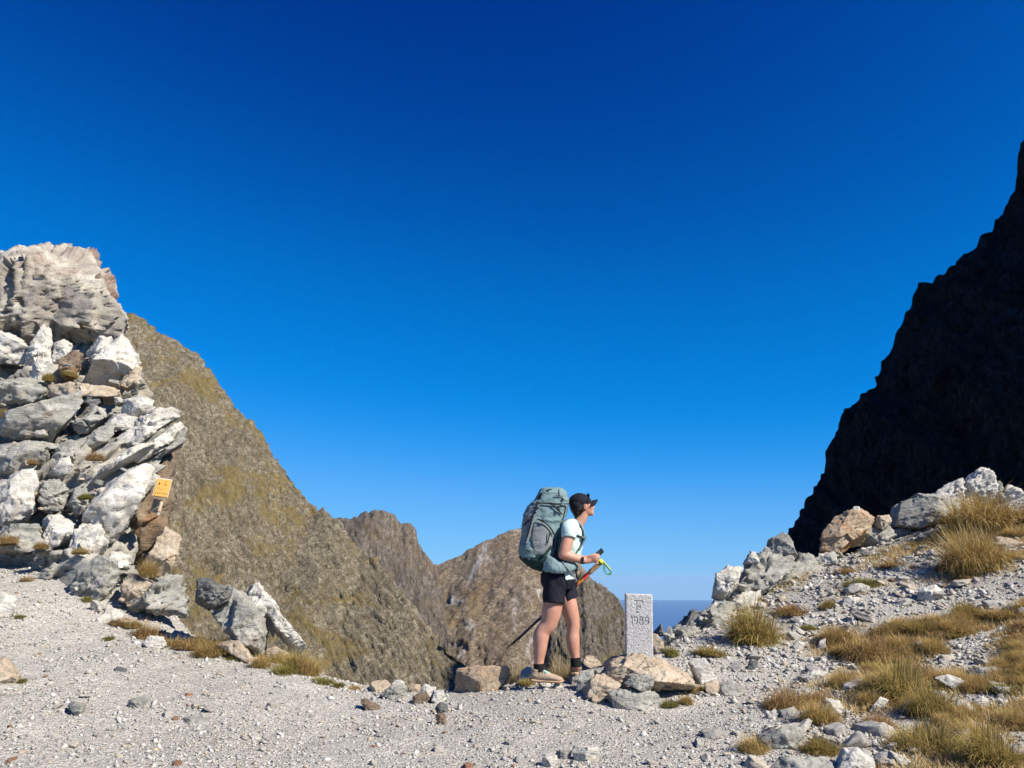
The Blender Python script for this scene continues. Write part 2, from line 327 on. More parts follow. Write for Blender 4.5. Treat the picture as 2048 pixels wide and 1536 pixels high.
_A = np.zeros((_n + 3, _n + 3)); _A[:_n, :_n] = _k(_d2) + np.eye(_n) * .15; _A[:_n, _n] = 1; _A[:_n, _n + 1:] = CT[:, :2]; _A[_n, :_n] = 1; _A[_n + 1:, :_n] = CT[:, :2].T
_w = np.linalg.solve(_A, np.concatenate([CT[:, 2], np.zeros(3)]))
YC = np.array([(-40, 24), (-8, 13.5), (-5, 10.4), (-3.6, 9.0), (-2.6, 8.5), (-1.6, 7.9), (-.6, 7.65), (.3, 7.6), (1.0, 7.8), (1.6, 8.8), (2.3, 9.7), (3.2, 10.8), (4.2, 11.3), (6, 11.8), (9, 12.4), (40, 24)])
def G0(x, y):
    x = np.asarray(x, float); y = np.asarray(y, float); sh = x.shape; x = x.ravel(); y = y.ravel(); out = np.empty(len(x))
    xc = np.clip(x, -11, 13); yc_ = np.clip(y, -9, 15)
    for i in range(0, len(x), 50000):
        a, b = xc[i:i + 50000], yc_[i:i + 50000]
        r2 = (a[:, None] - CT[None, :, 0]) ** 2 + (b[:, None] - CT[None, :, 1]) ** 2
        out[i:i + 50000] = _k(r2) @ _w[:_n] + _w[_n] + _w[_n + 1] * a + _w[_n + 2] * b
    e = y - np.interp(x, YC[:, 0], YC[:, 1])
    out -= .95 * (np.logaddexp(0, e * 5) / 5)
    out -= .12 * np.maximum(0, np.abs(x - 1) - 12) + .25 * np.maximum(0, -9 - y)
    return out.reshape(sh)
def G(x, y):
    x = np.asarray(x, float); y = np.asarray(y, float); sh = x.shape
    P = np.stack([x.ravel(), y.ravel(), 0 * x.ravel()], -1)
    n = .06 * fbm(P * .9, 3, 5) + .022 * fbm(P * 4.5, 3, 6) + .009 * fbm(P * 17, 2, 7)
    return G0(x, y) + n.reshape(sh)
def gz(x, y): return float(G(np.array([x]), np.array([y]))[0])
def hit(u, v, y0=3.6, y1=14.0):                       # where the sight line meets the ground
    d = ray(u, v); ys = np.linspace(y0, y1, 500); k = ys / d.y
    gg = G0(d.x * k, ys) - d.z * k; below = gg > 0
    i = int(np.argmax(below)) if below.any() else int(np.argmin(np.abs(gg)))
    y = ys[i]; return Vector((d.x * y / d.y, y, gz(d.x * y / d.y, y)))

def coords(lo, a, b, hi, fine, coarse): return np.concatenate([np.arange(lo, a, coarse), np.arange(a, b, fine), np.arange(b, hi + coarse, coarse)])
gx = coords(-60, -7.2, 8.4, 60, .045, 1.5); gy = coords(-40, 4.0, 12.5, 70, .045, 1.5)
GX, GY = np.meshgrid(gx, gy, indexing='ij'); GZ = G(GX, GY)
RUB = [(hit(u_, v_).x, hit(u_, v_).y, r_) for u_, v_, r_ in ((1740, 1225, .5), (1840, 1195, .45), (1950, 1200, .5), (2030, 1170, .5), (1800, 1150, .45), (1880, 1110, .4), (1760, 1450, .3), (1930, 1410, .32), (1720, 1500, .35), (1930, 1325, .3), (2040, 1480, .3), (1600, 1340, .4), (1540, 1400, .4))]   # bare rubble patches
def turf(x, y):                                        # where grass grows: the right-hand slope and small patches on the left
    P = np.stack([x, y, 0 * x], -1); n = fbm(P * 1.1, 4, 55) * .9 + .3 * fbm(P * 4, 3, 56)
    r = sstep((x - 1.7 - .15 * (y - 6)) / 1.6) * (1 - sstep((y - 10.5) / 2))
    m = r * sstep((n + .235) / .12)
    # the worn track and rubble bands on the right
    u = (x - 2.3) - .75 * (y - 7.9); band = np.exp(-(u / .75) ** 2) * sstep((y - 6.9) / .8)
    for cx, cy, cr in RUB: m = m * (1 - .95 * np.exp(-(((x - cx) / (cr * 1.5)) ** 2 + ((y - cy) / cr) ** 2) ** 2))
    return np.clip(m * (1 - .93 * band), 0, 1)
TF = turf(GX.ravel(), GY.ravel())
me = mesh_np('ground', np.stack([GX, GY, GZ], -1).reshape(-1, 3), grid_faces(len(gx), len(gy)))
a_ = me.attributes.new('turf', 'FLOAT', 'POINT'); a_.data.foreach_set('value', TF.astype(np.float32))
t = NT('gravel_ground'); v = t.coord('Object')
vo = t.n("TexVoronoi", feature='F1'); vo.inputs['Scale'].default_value = 55; t.l(v, vo.inputs['Vector'])
vo2 = t.n("TexVoronoi", feature='F1'); vo2.inputs['Scale'].default_value = 120; t.l(v, vo2.inputs['Vector'])
c = t.ramp(t.noise(v, .8, 6, .6), [(.3, (.355, .334, .295)), (.5, (.405, .382, .338)), (.7, (.45, .427, .383))])
c = t.mix(c, t.ramp(vo.outputs['Color'], [(.1, .55), (.5, 1.0), (.9, 1.3)]), .7, 'MULTIPLY')
c = t.mix(c, t.ramp(vo2.outputs['Color'], [(.1, .6), (.5, 1.0), (.9, 1.25)]), .6, 'MULTIPLY')
c = t.mix(c, (.42, .33, .24), t.math('MULTIPLY', t.ramp(t.noise(v, 2.2, 5, .7), [(.55, 0.0), (.7, 1.0)]), .25))
at = t.n("Attribute", attribute_name='turf')
soil = t.ramp(t.noise(v, 30, 5, .7), [(.3, (.11, .085, .05)), (.5, (.23, .18, .10)), (.7, (.36, .29, .18))])
c = t.mix(c, soil, t.math('MULTIPLY', at.outputs['Fac'], .9))
t.color(c)
b1 = t.bump(vo.outputs['Distance'], .9, -.012); b2 = t.bump(vo2.outputs['Distance'], .8, -.006, b1); t.bump(t.noise(v, 60, 5, .75), .6, .012, b2)
M['gravel'] = t.m
tag(add('ground', me, t.m), kind='structure')

# ------------------------------------------------------------------ rocks
_ico = {}
def ico(n):
    if n not in _ico:
        bm = bmesh.new(); bmesh.ops.create_icosphere(bm, subdivisions=n, radius=1)
        V = np.array([v.co[:] for v in bm.verts]); Fc = np.array([[v.index for v in f.verts] for f in bm.faces]); bm.free(); _ico[n] = (V, Fc)
    return _ico[n]
DIP = np.array(Euler((.15, .55, 0)).to_matrix())
def rough(P, size, seed, amp, layer, ldir, sharp=1.0, dip=None):
    """broken-rock relief on points P (metres): facets, cracks, stepped foliation along ldir"""
    N = P / (np.linalg.norm(P, axis=1, keepdims=True) + 1e-9); Q = P / size + (seed % 97) * 3.7
    Qd = Q @ (DIP if dip is None else np.array(Euler(dip).to_matrix())).T * np.array([.7, .95, 1.6]); W = Qd + .06 * np.stack([perlin(Q * 2.5 + k, seed + k) for k in (1, 2, 3)], -1)
    d = amp * size * (.3 * fbm(Q * 1.6, 3, seed) + sharp * (.5 * facet(W * 2.3, seed + 4, 1.0) + .42 * facet(W * 5.2, seed + 5, 1.1) + .26 * facet(W * 12, seed + 7, 1.0)) + .15 * fbm(Q * 14, 2, seed + 6, .6) - .08)
    if layer:
        l = P @ np.array(ldir) / size; L = l * 6.5 + .7 * perlin(Q * 1.1, seed + 8) + .25 * perlin(Q * 4, seed + 11)
        for f, w in ((1.0, 1.5), (2.7, .8)):
            k = np.floor(L * f + seed).astype(np.int64); c = np.floor(Q[:, 0] * 1.6 * f + .8 * perlin(Q * 2, seed + 12)).astype(np.int64)
            d -= layer * size * w * ((_hash(k, c, k * 0, seed) & np.uint32(255)) / 255.0)
    return P + N * d[:, None]
def polyhedron(nrm, dst, ext, target):
    """the solid cut out by the planes, its faces subdivided so that edges stay sharp"""
    bm = bmesh.new(); bmesh.ops.create_cube(bm, size=2.0)
    for q in bm.verts: q.co = Vector((q.co.x * ext[0], q.co.y * ext[1], q.co.z * ext[2]))
    for n, d in zip(nrm, dst):
        r = bmesh.ops.bisect_plane(bm, geom=bm.verts[:] + bm.edges[:] + bm.faces[:], dist=1e-5, plane_co=Vector(n * d), plane_no=Vector(n), clear_outer=True)
        ed = [g for g in r['geom_cut'] if isinstance(g, bmesh.types.BMEdge) and g.is_boundary]
        if len(ed) > 2: bmesh.ops.holes_fill(bm, edges=ed, sides=0)
    bmesh.ops.remove_doubles(bm, verts=bm.verts[:], dist=ext[0] * .01); bmesh.ops.triangulate(bm, faces=bm.faces[:])
    bm.verts.index_update(); V = np.array([v.co[:] for v in bm.verts]); T = np.array([[v.index for v in f.verts] for f in bm.faces]); bm.free()
    for _ in range(9):                                    # split every long edge, keeping the mesh watertight
        E = np.sort(np.stack([T, np.roll(T, -1, 1)], -1).reshape(-1, 2), 1); K, inv = np.unique(E[:, 0].astype(np.int64) * 10000000 + E[:, 1], return_inverse=True); U = np.stack([K // 10000000, K % 10000000], 1); inv = inv.reshape(-1, 3)
        lg = np.linalg.norm(V[U[:, 0]] - V[U[:, 1]], axis=1) > target
        if not lg.any(): break
        mid = np.full(len(U), -1); mid[lg] = len(V) + np.arange(lg.sum()); V = np.concatenate([V, (V[U[lg, 0]] + V[U[lg, 1]]) / 2])
        m = mid[inv]; k = (m >= 0).sum(1); out = [T[k == 0]]
        t3, m3 = T[k == 3], m[k == 3]
        out += [np.stack(q, 1) for q in ((t3[:, 0], m3[:, 0], m3[:, 2]), (m3[:, 0], t3[:, 1], m3[:, 1]), (m3[:, 2], m3[:, 1], t3[:, 2]), (m3[:, 0], m3[:, 1], m3[:, 2]))]
        for r in range(3):
            Tr, mr = np.roll(T, -r, 1), np.roll(m, -r, 1); q = (k == 1) & (mr[:, 0] >= 0); a, c = Tr[q], mr[q]
            out += [np.stack((a[:, 0], c[:, 0], a[:, 2]), 1), np.stack((c[:, 0], a[:, 1], a[:, 2]), 1)]
            q = (k == 2) & (mr[:, 0] >= 0) & (mr[:, 1] >= 0); a, c = Tr[q], mr[q]
            out += [np.stack((c[:, 0], a[:, 1], c[:, 1]), 1), np.stack((a[:, 0], c[:, 0], c[:, 1]), 1), np.stack((a[:, 0], c[:, 1], a[:, 2]), 1)]
        T = np.concatenate(out)
    return V, T
def hull2(p):
    p = sorted(set(map(tuple, p)))
    def half(q):
        h = []
        for c in q:
            while len(h) > 1 and (h[-1][0] - h[-2][0]) * (c[1] - h[-2][1]) - (h[-1][1] - h[-2][1]) * (c[0] - h[-2][0]) <= 0: h.pop()
            h.append(c)
        return h
    a, b = half(p), half(p[::-1]); return a[:-1] + b[:-1]
def hull_rock(poly, Y, depth, seed, sub=4, amp=.06, layer=.0, ldir=(-.5, .2, .85), soft=70, sharp=1.0, lean=.28, infl=1.05, dip=None):
    """a solid block whose outline seen from the pass is the polygon; returns mesh data about its centre"""
    rng = np.random.RandomState(seed); pc = np.mean(hull2(poly), 0); hp = [tuple(pc + (np.array(q) - pc) * infl) for q in hull2(poly)]; W = [pix(u, v, Y) for u, v in hp]
    P2 = np.array([(w.x, w.z) for w in W]); c = P2.mean(0); A = P2 - c; nrm, dst = [], []; C3 = np.array([c[0], Y, c[1]])
    for i in range(len(hp)):
        if np.linalg.norm(A[i] - A[(i + 1) % len(A)]) < 1e-4: continue
        ra, rb = ray(*hp[i]), ray(*hp[(i + 1) % len(hp)]); n3 = np.array(ra.cross(rb).normalized()); ln = rng.uniform(-lean, lean)
        piv = np.array(pix(*hp[i], Y - np.sign(ln) * depth * .15))          # sides lean in, towards the back or towards the front
        if n3 @ (piv - C3) < 0: n3 = -n3
        n3 = n3 + np.array([0, ln, 0]); n3 /= np.linalg.norm(n3); nrm.append(n3); dst.append(max(.004, n3 @ (piv - C3)))
    ext = np.abs(A).max(0)
    for i in range(7):                                   # chips broken off the edges
        n3 = rng.normal(size=3) * np.array([1 / ext[0], 1.6 / depth, 1 / ext[1]]); n3[1] = -abs(n3[1]); n3 /= np.linalg.norm(n3)
        sup = np.sqrt((n3[0] * ext[0]) ** 2 + (n3[1] * depth / 2) ** 2 + (n3[2] * ext[1]) ** 2); nrm.append(n3); dst.append(sup * rng.uniform(.86, 1.05))
    for i in range(5):
        n3 = np.array([rng.uniform(-.6, .6), -1 if i < 3 else 1, rng.uniform(-.35, .75)]); n3 /= np.linalg.norm(n3)
        nrm.append(n3); dst.append(depth / 2 * rng.uniform(.75, 1.1))
    nrm, dst = np.array(nrm), np.array(dst)
    size = float(np.sqrt(ext[0] * ext[1]) * 2)
    if soft > 20: P, Fc = polyhedron(nrm, dst, (ext[0] * 1.5, depth, ext[1] * 1.5), size / {3: 9, 4: 13, 5: 21, 6: 38}[sub])
    else:
        V, Fc = ico(sub); D = V * np.array([ext[0], depth / 2, ext[1]]); D = D / np.linalg.norm(D, axis=1, keepdims=True)
        q = (np.maximum(D @ nrm.T, 0) / dst[None]) ** soft; P = D * (q.sum(1) ** (-1 / soft))[:, None]
    P = rough(P, size, seed, amp, layer, ldir, sharp, dip)
    return P, Fc, Vector((c[0], Y, c[1]))
_rn = [0]
def rock_px(name, poly, Y, mat, depth=None, sub=4, amp=.06, layer=.0, parent=None, seed=None, **kw):
    _rn[0] += 1; seed = seed or 100 + _rn[0] * 7; amp *= .95; layer *= .8
    us = [p[0] for p in poly]; wpx = max(us) - min(us); hpx = max(p[1] for p in poly) - min(p[1] for p in poly)
    m = mpp(sum(us) / len(us), poly[0][1], Y)
    if depth is None: depth = m * .5 * (wpx + hpx) * .95
    P, Fc, c = hull_rock(poly, Y, depth, seed, sub, amp, layer, **kw)
    return add(name, mesh_np(name, P, Fc, False), M[mat], parent, c if parent is None else c - parent.location)

# -------- left outcrop above the path: one body of bedrock, its blocks and slabs are parts
def yoc(u, v): return float(np.interp(v, [520, 660, 800, 950, 1100, 1200, 1260], [13.4, 12.6, 11.3, 10.3, 9.5, 8.9, 8.5]))
oc = empty('rock_outcrop', pix(150, 1200, 9.2))
tag(oc, 'tall pale broken rock outcrop with tilted slabs beside the path, yellow sign on its side', 'rock outcrop')
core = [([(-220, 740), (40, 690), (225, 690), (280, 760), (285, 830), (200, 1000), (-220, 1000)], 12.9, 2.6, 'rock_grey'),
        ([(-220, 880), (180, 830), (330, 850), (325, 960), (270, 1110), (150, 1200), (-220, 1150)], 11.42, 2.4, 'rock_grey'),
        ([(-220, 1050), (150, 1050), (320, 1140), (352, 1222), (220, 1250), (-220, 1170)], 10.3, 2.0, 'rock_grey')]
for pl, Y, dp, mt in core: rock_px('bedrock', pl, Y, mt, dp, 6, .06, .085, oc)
slabs = [
 ([(-120, 580), (-10, 520), (50, 494), (135, 514), (187, 532), (228, 582), (241, 662), (215, 692), (120, 708), (-120, 730)], 'rock_block', 2.5, 6, .075, .0),
 ([(-40, 720), (-30, 660), (20, 665), (55, 690), (50, 730)], 'rock_white', None, 4, .06, .02),
 ([(50, 740), (60, 690), (85, 651), (100, 665), (106, 740), (80, 752)], 'rock_white', None, 5, .05, .02),
 ([(52, 765), (72, 728), (100, 715), (104, 745), (85, 768)], 'rock_white', None, 4, .06, .02),
 ([(100, 725), (105, 690), (125, 680), (142, 690), (142, 715), (115, 727)], 'rock_white', None, 4, .06, .02),
 ([(118, 750), (122, 715), (150, 700), (166, 710), (160, 745), (140, 764)], 'rock_rust', None, 4, .07, .05),
 ([(175, 710), (200, 670), (222, 675), (227, 705), (200, 730), (180, 728)], 'rock_white', None, 4, .06, .03),
 ([(163, 775), (185, 725), (225, 680), (245, 668), (262, 688), (280, 720), (278, 747), (255, 768), (200, 790)], 'rock_white', None, 5, .05, .03),
 ([(235, 765), (262, 735), (284, 735), (282, 762), (255, 780)], 'rock_tan', None, 4, .06, .02),
 ([(-30, 800), (0, 760), (60, 755), (100, 770), (95, 800), (30, 815)], 'rock_grey', None, 4, .07, .04),
 ([(95, 800), (110, 768), (175, 775), (240, 775), (235, 800), (160, 805)], 'rock_tan', None, 4, .07, .03),
 ([(-20, 850), (30, 818), (110, 795), (165, 783), (168, 800), (150, 832), (130, 862), (105, 892), (40, 880)], 'rock_grey', None, 5, .04, .03),
 ([(158, 792), (180, 784), (200, 792), (205, 806), (190, 818), (165, 815)], 'rock_dark', None, 4, .05, .03),
 ([(150, 868), (148, 842), (188, 810), (208, 820), (212, 834), (176, 868)], 'rock_grey', None, 4, .05, .03),
 ([(160, 900), (194, 856), (228, 848), (227, 868), (206, 892), (180, 904)], 'rock_grey', None, 4, .05, .03),
 ([(205, 850), (230, 825), (275, 835), (270, 855), (230, 862)], 'rock_white', None, 4, .05, .03),
 ([(228, 872), (280, 832), (325, 811), (356, 818), (362, 834), (322, 862), (270, 902), (244, 897)], 'rock_white', None, 5, .05, .09),
 ([(252, 912), (310, 872), (364, 836), (379, 850), (366, 872), (300, 917), (265, 935)], 'rock_white', None, 5, .05, .09),
 ([(298, 922), (350, 880), (374, 858), (372, 888), (342, 908), (312, 924)], 'rock_grey', None, 4, .05, .08),
 ([(243, 826), (250, 800), (280, 793), (308, 800), (302, 822), (280, 834)], 'rock_white', None, 4, .04, .0),
 ([(-40, 985), (15, 950), (70, 943), (80, 975), (76, 1012), (45, 1045), (-40, 1055)], 'rock_white', None, 5, .05, .03),
 ([(98, 948), (118, 920), (138, 914), (142, 936), (126, 958)], 'rock_white', None, 4, .05, .0),
 ([(-30, 935), (0, 890), (60, 880), (105, 895), (95, 925), (40, 945)], 'rock_grey', None, 4, .06, .04),
 ([(100, 925), (110, 895), (150, 878), (165, 895), (150, 925), (125, 935)], 'rock_grey', None, 4, .06, .04),
 ([(168, 970), (205, 930), (265, 898), (312, 878), (328, 884), (300, 906), (240, 948), (200, 974)], 'rock_white', None, 5, .05, .07),
 ([(163, 1040), (180, 1000), (230, 955), (290, 925), (312, 930), (302, 968), (252, 1042), (226, 1094), (204, 1104), (184, 1064)], 'rock_white', .9, 5, .045, .03),
 ([(78, 1010), (90, 965), (125, 955), (140, 985), (130, 1015), (95, 1030)], 'rock_grey', None, 4, .07, .05),
 ([(132, 1010), (148, 975), (176, 978), (178, 1010), (156, 1038)], 'rock_grey', None, 4, .06, .04),
 ([(80, 1070), (88, 1035), (115, 1028), (150, 1052), (152, 1088), (110, 1100)], 'rock_white', None, 4, .06, .03),
 ([(140, 1095), (160, 1042), (200, 1050), (218, 1085), (196, 1114), (150, 1114)], 'rock_white', None, 4, .06, .04),
 ([(-30, 1100), (10, 1050), (75, 1050), (90, 1090), (40, 1115)], 'rock_grey', None, 4, .07, .05),
 ([(128, 1196), (150, 1148), (200, 1110), (236, 1124), (242, 1162), (216, 1198), (160, 1210)], 'rock_grey', None, 5, .05, .05),
 ([(203, 1130), (230, 1098), (262, 1112), (260, 1138), (235, 1144)], 'rock_white', None, 4, .06, .04),
 ([(238, 1195), (255, 1144), (290, 1152), (322, 1170), (320, 1212), (270, 1228)], 'rock_tan', None, 4, .06, .04),
 ([(232, 1225), (260, 1190), (310, 1158), (350, 1131), (373, 1135), (380, 1195), (370, 1228), (330, 1240), (270, 1236)], 'rock_grey', None, 5, .05, .09),
 ([(176, 1256), (215, 1212), (252, 1222), (244, 1258), (205, 1268)], 'rock_white', None, 4, .06, .07),
 ([(212, 1262), (238, 1238), (268, 1240), (262, 1266)], 'rock_tan', None, 4, .06, .04)]
for i, (pl, mt, dp, sub, am, ly) in enumerate(slabs):
    cu = sum(p[0] for p in pl) / len(pl); cv = sum(p[1] for p in pl) / len(pl); Y = yoc(cu, cv)
    if i == 0: Y = 13.3
    rock_px('block' if ly < .03 else 'slab', pl, Y, mt, dp, sub, am, ly, oc, **(dict(dip=(.2, 1.35, .3)) if i == 0 else {}))
# the brown recessed face that carries the sign, and the block below it
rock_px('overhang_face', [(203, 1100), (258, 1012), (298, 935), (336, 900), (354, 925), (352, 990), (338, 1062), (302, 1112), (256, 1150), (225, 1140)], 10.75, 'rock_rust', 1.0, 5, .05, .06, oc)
rock_px('block', [(276, 1146), (308, 1092), (330, 1054), (360, 1070), (363, 1092), (346, 1124), (320, 1150)], 10.1, 'rock_tan', .6, 5, .05, .03, oc)

# shared small rock shapes
def small_rock(seed, flat, planes=11):
    rng = np.random.RandomState(seed); n = rng.normal(size=(planes, 3)); n /= np.linalg.norm(n, axis=1)[:, None]
    n = np.concatenate([n, [[.1, 0, 1], [0, .1, -1], [1, 0, .2], [-1, .2, 0], [0, 1, .1], [.2, -1, 0]]]); n /= np.linalg.norm(n, axis=1)[:, None]; d = rng.uniform(.6, 1.0, len(n)); d[planes:planes + 2] = .7
    P, Fc = polyhedron(n, d, (2, 2, 2), .34); P = rough(P, 1.6, seed, .045, .02, (0, .2, 1))
    return P * np.array([1, rng.uniform(.6, .9), flat]), Fc
RV = []
for i in range(14):
    P, Fc = small_rock(300 + i, (.35, .5, .7, .28)[i % 4]); RV.append(mesh_np('loose_rock', P, Fc, False))
def loose(name, p, size, mat, rng, parent=None, tiltx=.35, me=None):
    me = me or RV[rng.integers(len(RV))]; o = bpy.data.objects.new(name, me); COL.objects.link(o)
    if not me.materials: me.materials.append(M['stone_mix'])
    o.material_slots[0].link = 'OBJECT'; o.material_slots[0].material = M[mat]
    o.scale = (size * .5,) * 3; o.rotation_euler = (rng.normal() * tiltx, rng.normal() * tiltx, rng.uniform(0, 6.28))
    if parent is not None: o.parent = parent; o.location = Vector(p) - parent.location
    else: o.location = p
    return o
rng = np.random.default_rng(5)
# rubble wedged between the slabs of the outcrop
for i in range(150):
    u, v = rng.uniform(-20, 370), rng.uniform(690, 1250)
    if u > np.interp(v, [690, 760, 800, 850, 900, 1000, 1100, 1140, 1200, 1250], [235, 275, 300, 350, 330, 215, 200, 330, 365, 260]): continue
    Y = yoc(u, v) - .12; o = loose('rubble', pix(u, v, Y), mpp(u, v, Y) * rng.choice([14, 20, 30, 42], p=[.35, .35, .2, .1]), rng.choice(['rock_white', 'rock_grey', 'rock_tan', 'stone_mix']), rng, oc)

# -------- single boulders on the ground
def boulder(poly, mat, label, depth=None, sub=4, amp=.055, layer=.0, cat='boulder', name='boulder', sink=.03, Y=None, group=None, **kw):
    us = [p[0] for p in poly]; vb = max(p[1] for p in poly); ub = [p[0] for p in poly if p[1] > vb - 6]
    if Y is None:
        h = hit(sum(ub) / len(ub), vb); m = mpp(h.x, vb, h.y)
        dd = depth or m * .475 * ((max(us) - min(us)) + (vb - min(p[1] for p in poly))); Y = h.y + dd * .38; depth = dd
    # carry the block a little into the ground
    c = sum(us) / len(us); s = sink / mpp(c, vb, Y); poly = [(u, v + (s if v > vb - 6 else 0)) for u, v in poly]
    return tag(rock_px(name, poly, Y, mat, depth, sub, amp, layer, **kw), label, cat, group)
gb = boulder([(393, 1192), (397, 1162), (414, 1158), (440, 1172), (485, 1185), (512, 1215), (530, 1262), (528, 1290), (515, 1304), (500, 1303), (478, 1290), (430, 1225)], 'rock_grey', 'large grey boulder with overhanging left end in dry grass at the path edge', .55, 5, .04, .02, Y=8.25)
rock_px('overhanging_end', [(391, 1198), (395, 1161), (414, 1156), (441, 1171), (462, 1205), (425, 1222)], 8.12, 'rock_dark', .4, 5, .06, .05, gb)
rock_px('lower_block', [(466, 1196), (514, 1212), (533, 1262), (522, 1308), (476, 1296), (450, 1252)], 8.1, 'rock_grey', .5, 5, .05, .03, gb)
boulder([(488, 1190), (505, 1168), (517, 1163), (530, 1175), (545, 1200), (568, 1238), (545, 1265), (520, 1235)], 'rock_white', 'upright white quartz rock leaning against the large grey boulder', .4, 5, .06, .03, Y=8.5)
boulder([(530, 1225), (548, 1210), (575, 1240), (612, 1290), (606, 1314), (592, 1305), (560, 1275)], 'rock_white', 'long white quartz rock running down right of the grey boulder', .4, 5, .06, .03, Y=8.35)
boulder([(430, 1290), (465, 1282), (485, 1285), (505, 1318), (500, 1326), (470, 1314)], 'rock_tan', 'pale tan stone in the grass in front of the grey boulder')
boulder([(530, 1300), (550, 1294), (584, 1315), (572, 1324), (540, 1322)], 'rock_tan', 'tan slab propped over grass right of the grey boulder', name='slab', cat='slab')
boulder([(-40, 1195), (10, 1187), (30, 1196), (26, 1232), (-40, 1240)], 'rock_white', 'white rock cut by the left edge of the picture, below the outcrop')
boulder([(-40, 1322), (10, 1317), (36, 1350), (30, 1370), (-40, 1372)], 'rock_tan', 'tan and grey rock cut by the left edge, on the gravel path')
boulder([(284, 1288), (300, 1272), (325, 1274), (334, 1292), (318, 1300), (296, 1298)], 'rock_white', 'white boulder at the gravel edge below the dry reddish grass')
boulder([(735, 1382), (745, 1363), (770, 1361), (784, 1372), (776, 1384)], 'rock_tan', 'dull flat tan rock, leftmost of the row on the path edge')
boulder([(758, 1391), (785, 1369), (812, 1373), (816, 1396), (790, 1400)], 'rock_grey', 'dark grey angular rock with a cracked lower edge in the row on the path edge', sub=5)
boulder([(782, 1374), (786, 1362), (805, 1361), (813, 1373), (795, 1377)], 'rock_white', 'small white rock perched behind the dark grey angular rock', Y=7.35)
boulder([(815, 1384), (820, 1370), (840, 1369), (843, 1382)], 'rock_tan', 'small brownish round rock between grey and white rocks of the edge row')
boulder([(835, 1388), (850, 1370), (871, 1374), (869, 1392), (845, 1394)], 'rock_white', 'pale rock behind the flat brown one in the edge row')
boulder([(820, 1407), (830, 1389), (855, 1388), (863, 1399), (845, 1409)], 'rock_rust', 'flat brown rock lying before the edge row')
boulder([(862, 1398), (868, 1382), (885, 1380), (894, 1399), (880, 1406)], 'rock_white', 'bluish white round rock at the right end of the edge row')
boulder([(870, 1417), (880, 1405), (893, 1408), (896, 1421), (880, 1424)], 'rock_dark', 'small dark grey rock in front of the bluish white one')
boulder([(876, 1380), (905, 1337), (985, 1332), (1010, 1336), (1022, 1352), (1002, 1376), (990, 1385), (930, 1390)], 'rock_orange', 'wide flat orange-brown slab standing on the crest left of the hiker', .2, 5, .035, .0, 'slab', 'slab', Y=7.16)
boulder([(720, 1403), (730, 1401), (760, 1412), (758, 1422), (740, 1418)], 'rock_rust', 'thin reddish brown stone left of the edge row', cat='stone', name='stone')
boulder([(871, 1429), (890, 1426), (892, 1441), (884, 1449), (873, 1441)], 'rock_rust', 'small rust brown stone on the gravel below the edge row', cat='stone', name='stone')
boulder([(1146, 1498), (1148, 1491), (1195, 1494), (1199, 1510), (1190, 1520), (1150, 1519)], 'rock_white', 'pale boxy block lying on the gravel at the bottom centre', cat='stone', name='stone', sub=5, amp=.03)
boulder([(1080, 1527), (1090, 1510), (1112, 1508), (1116, 1523), (1100, 1532)], 'rock_white', 'rounded pale stone left of the boxy block', cat='stone', name='stone')
boulder([(1113, 1512), (1120, 1500), (1142, 1502), (1141, 1517)], 'rock_grey', 'grey stone touching the left end of the boxy block', cat='stone', name='stone')
boulder([(1004, 1490), (1012, 1477), (1025, 1480), (1028, 1491)], 'rock_grey', 'grey stone alone on the gravel below the hiker', cat='stone', name='stone')
boulder([(252, 1414), (258, 1402), (290, 1392), (296, 1396), (282, 1412), (268, 1417)], 'rock_grey', 'grey wedge-shaped stone on the left part of the gravel path', cat='stone', name='stone')
boulder([(136, 1412), (150, 1404), (172, 1408), (168, 1424), (150, 1432)], 'rock_grey', 'bluish grey flat stone on the far left of the gravel path', cat='stone', name='stone')
boulder([(355, 1442), (375, 1432), (418, 1436), (415, 1446), (380, 1449)], 'rock_grey', 'long low grey slab half sunk in the gravel', cat='slab', name='slab')
boulder([(228, 1340), (234, 1333), (255, 1338), (252, 1345), (238, 1346)], 'rock_dark', 'dark flat stone on the gravel left of the path stones', cat='stone', name='stone')
boulder([(496, 1480), (502, 1472), (530, 1474), (528, 1485), (512, 1486)], 'rock_white', 'white stone with a dark hollow on its left, on the gravel', cat='stone', name='stone')
boulder([(366, 1390), (372, 1386), (384, 1388), (383, 1394), (370, 1394)], 'stone_rust', 'small rust red stone, upper of two in the left gravel', cat='stone', name='stone')
boulder([(366, 1416), (374, 1410), (390, 1414), (388, 1420), (372, 1421)], 'stone_rust', 'small rust red stone, lower of two in the left gravel', cat='stone', name='stone')
boulder([(340, 1532), (352, 1520), (362, 1524), (360, 1536), (346, 1540)], 'stone_rust', 'rust red stone at the bottom edge of the gravel', cat='stone', name='stone')
# under and behind the hiker's feet
boulder([(1034, 1360), (1045, 1340), (1062, 1332), (1068, 1348), (1063, 1362)], 'rock_white', "white rock behind the hiker's rear heel", Y=7.42)
boulder([(1161, 1338), (1172, 1312), (1182, 1312), (1198, 1326), (1212, 1347), (1165, 1350)], 'rock_tan', "cream coloured pointed rock behind the hiker's front shoe", Y=7.5)
boulder([(1076, 1364), (1098, 1362), (1109, 1373), (1090, 1377)], 'rock_white', "flat white stone in front of the hiker's rear shoe", cat='stone', name='stone', depth=.1)
boulder([(1105, 1374), (1112, 1365), (1131, 1376), (1125, 1382)], 'rock_white', 'small pointed white stone below the toe of the rear shoe', cat='stone', name='stone', depth=.08)
boulder([(1155, 1378), (1161, 1343), (1185, 1340), (1192, 1360), (1180, 1386)], 'rock_grey', "dark grey rock half in shadow below the hiker's front shoe", Y=6.86, depth=.2)
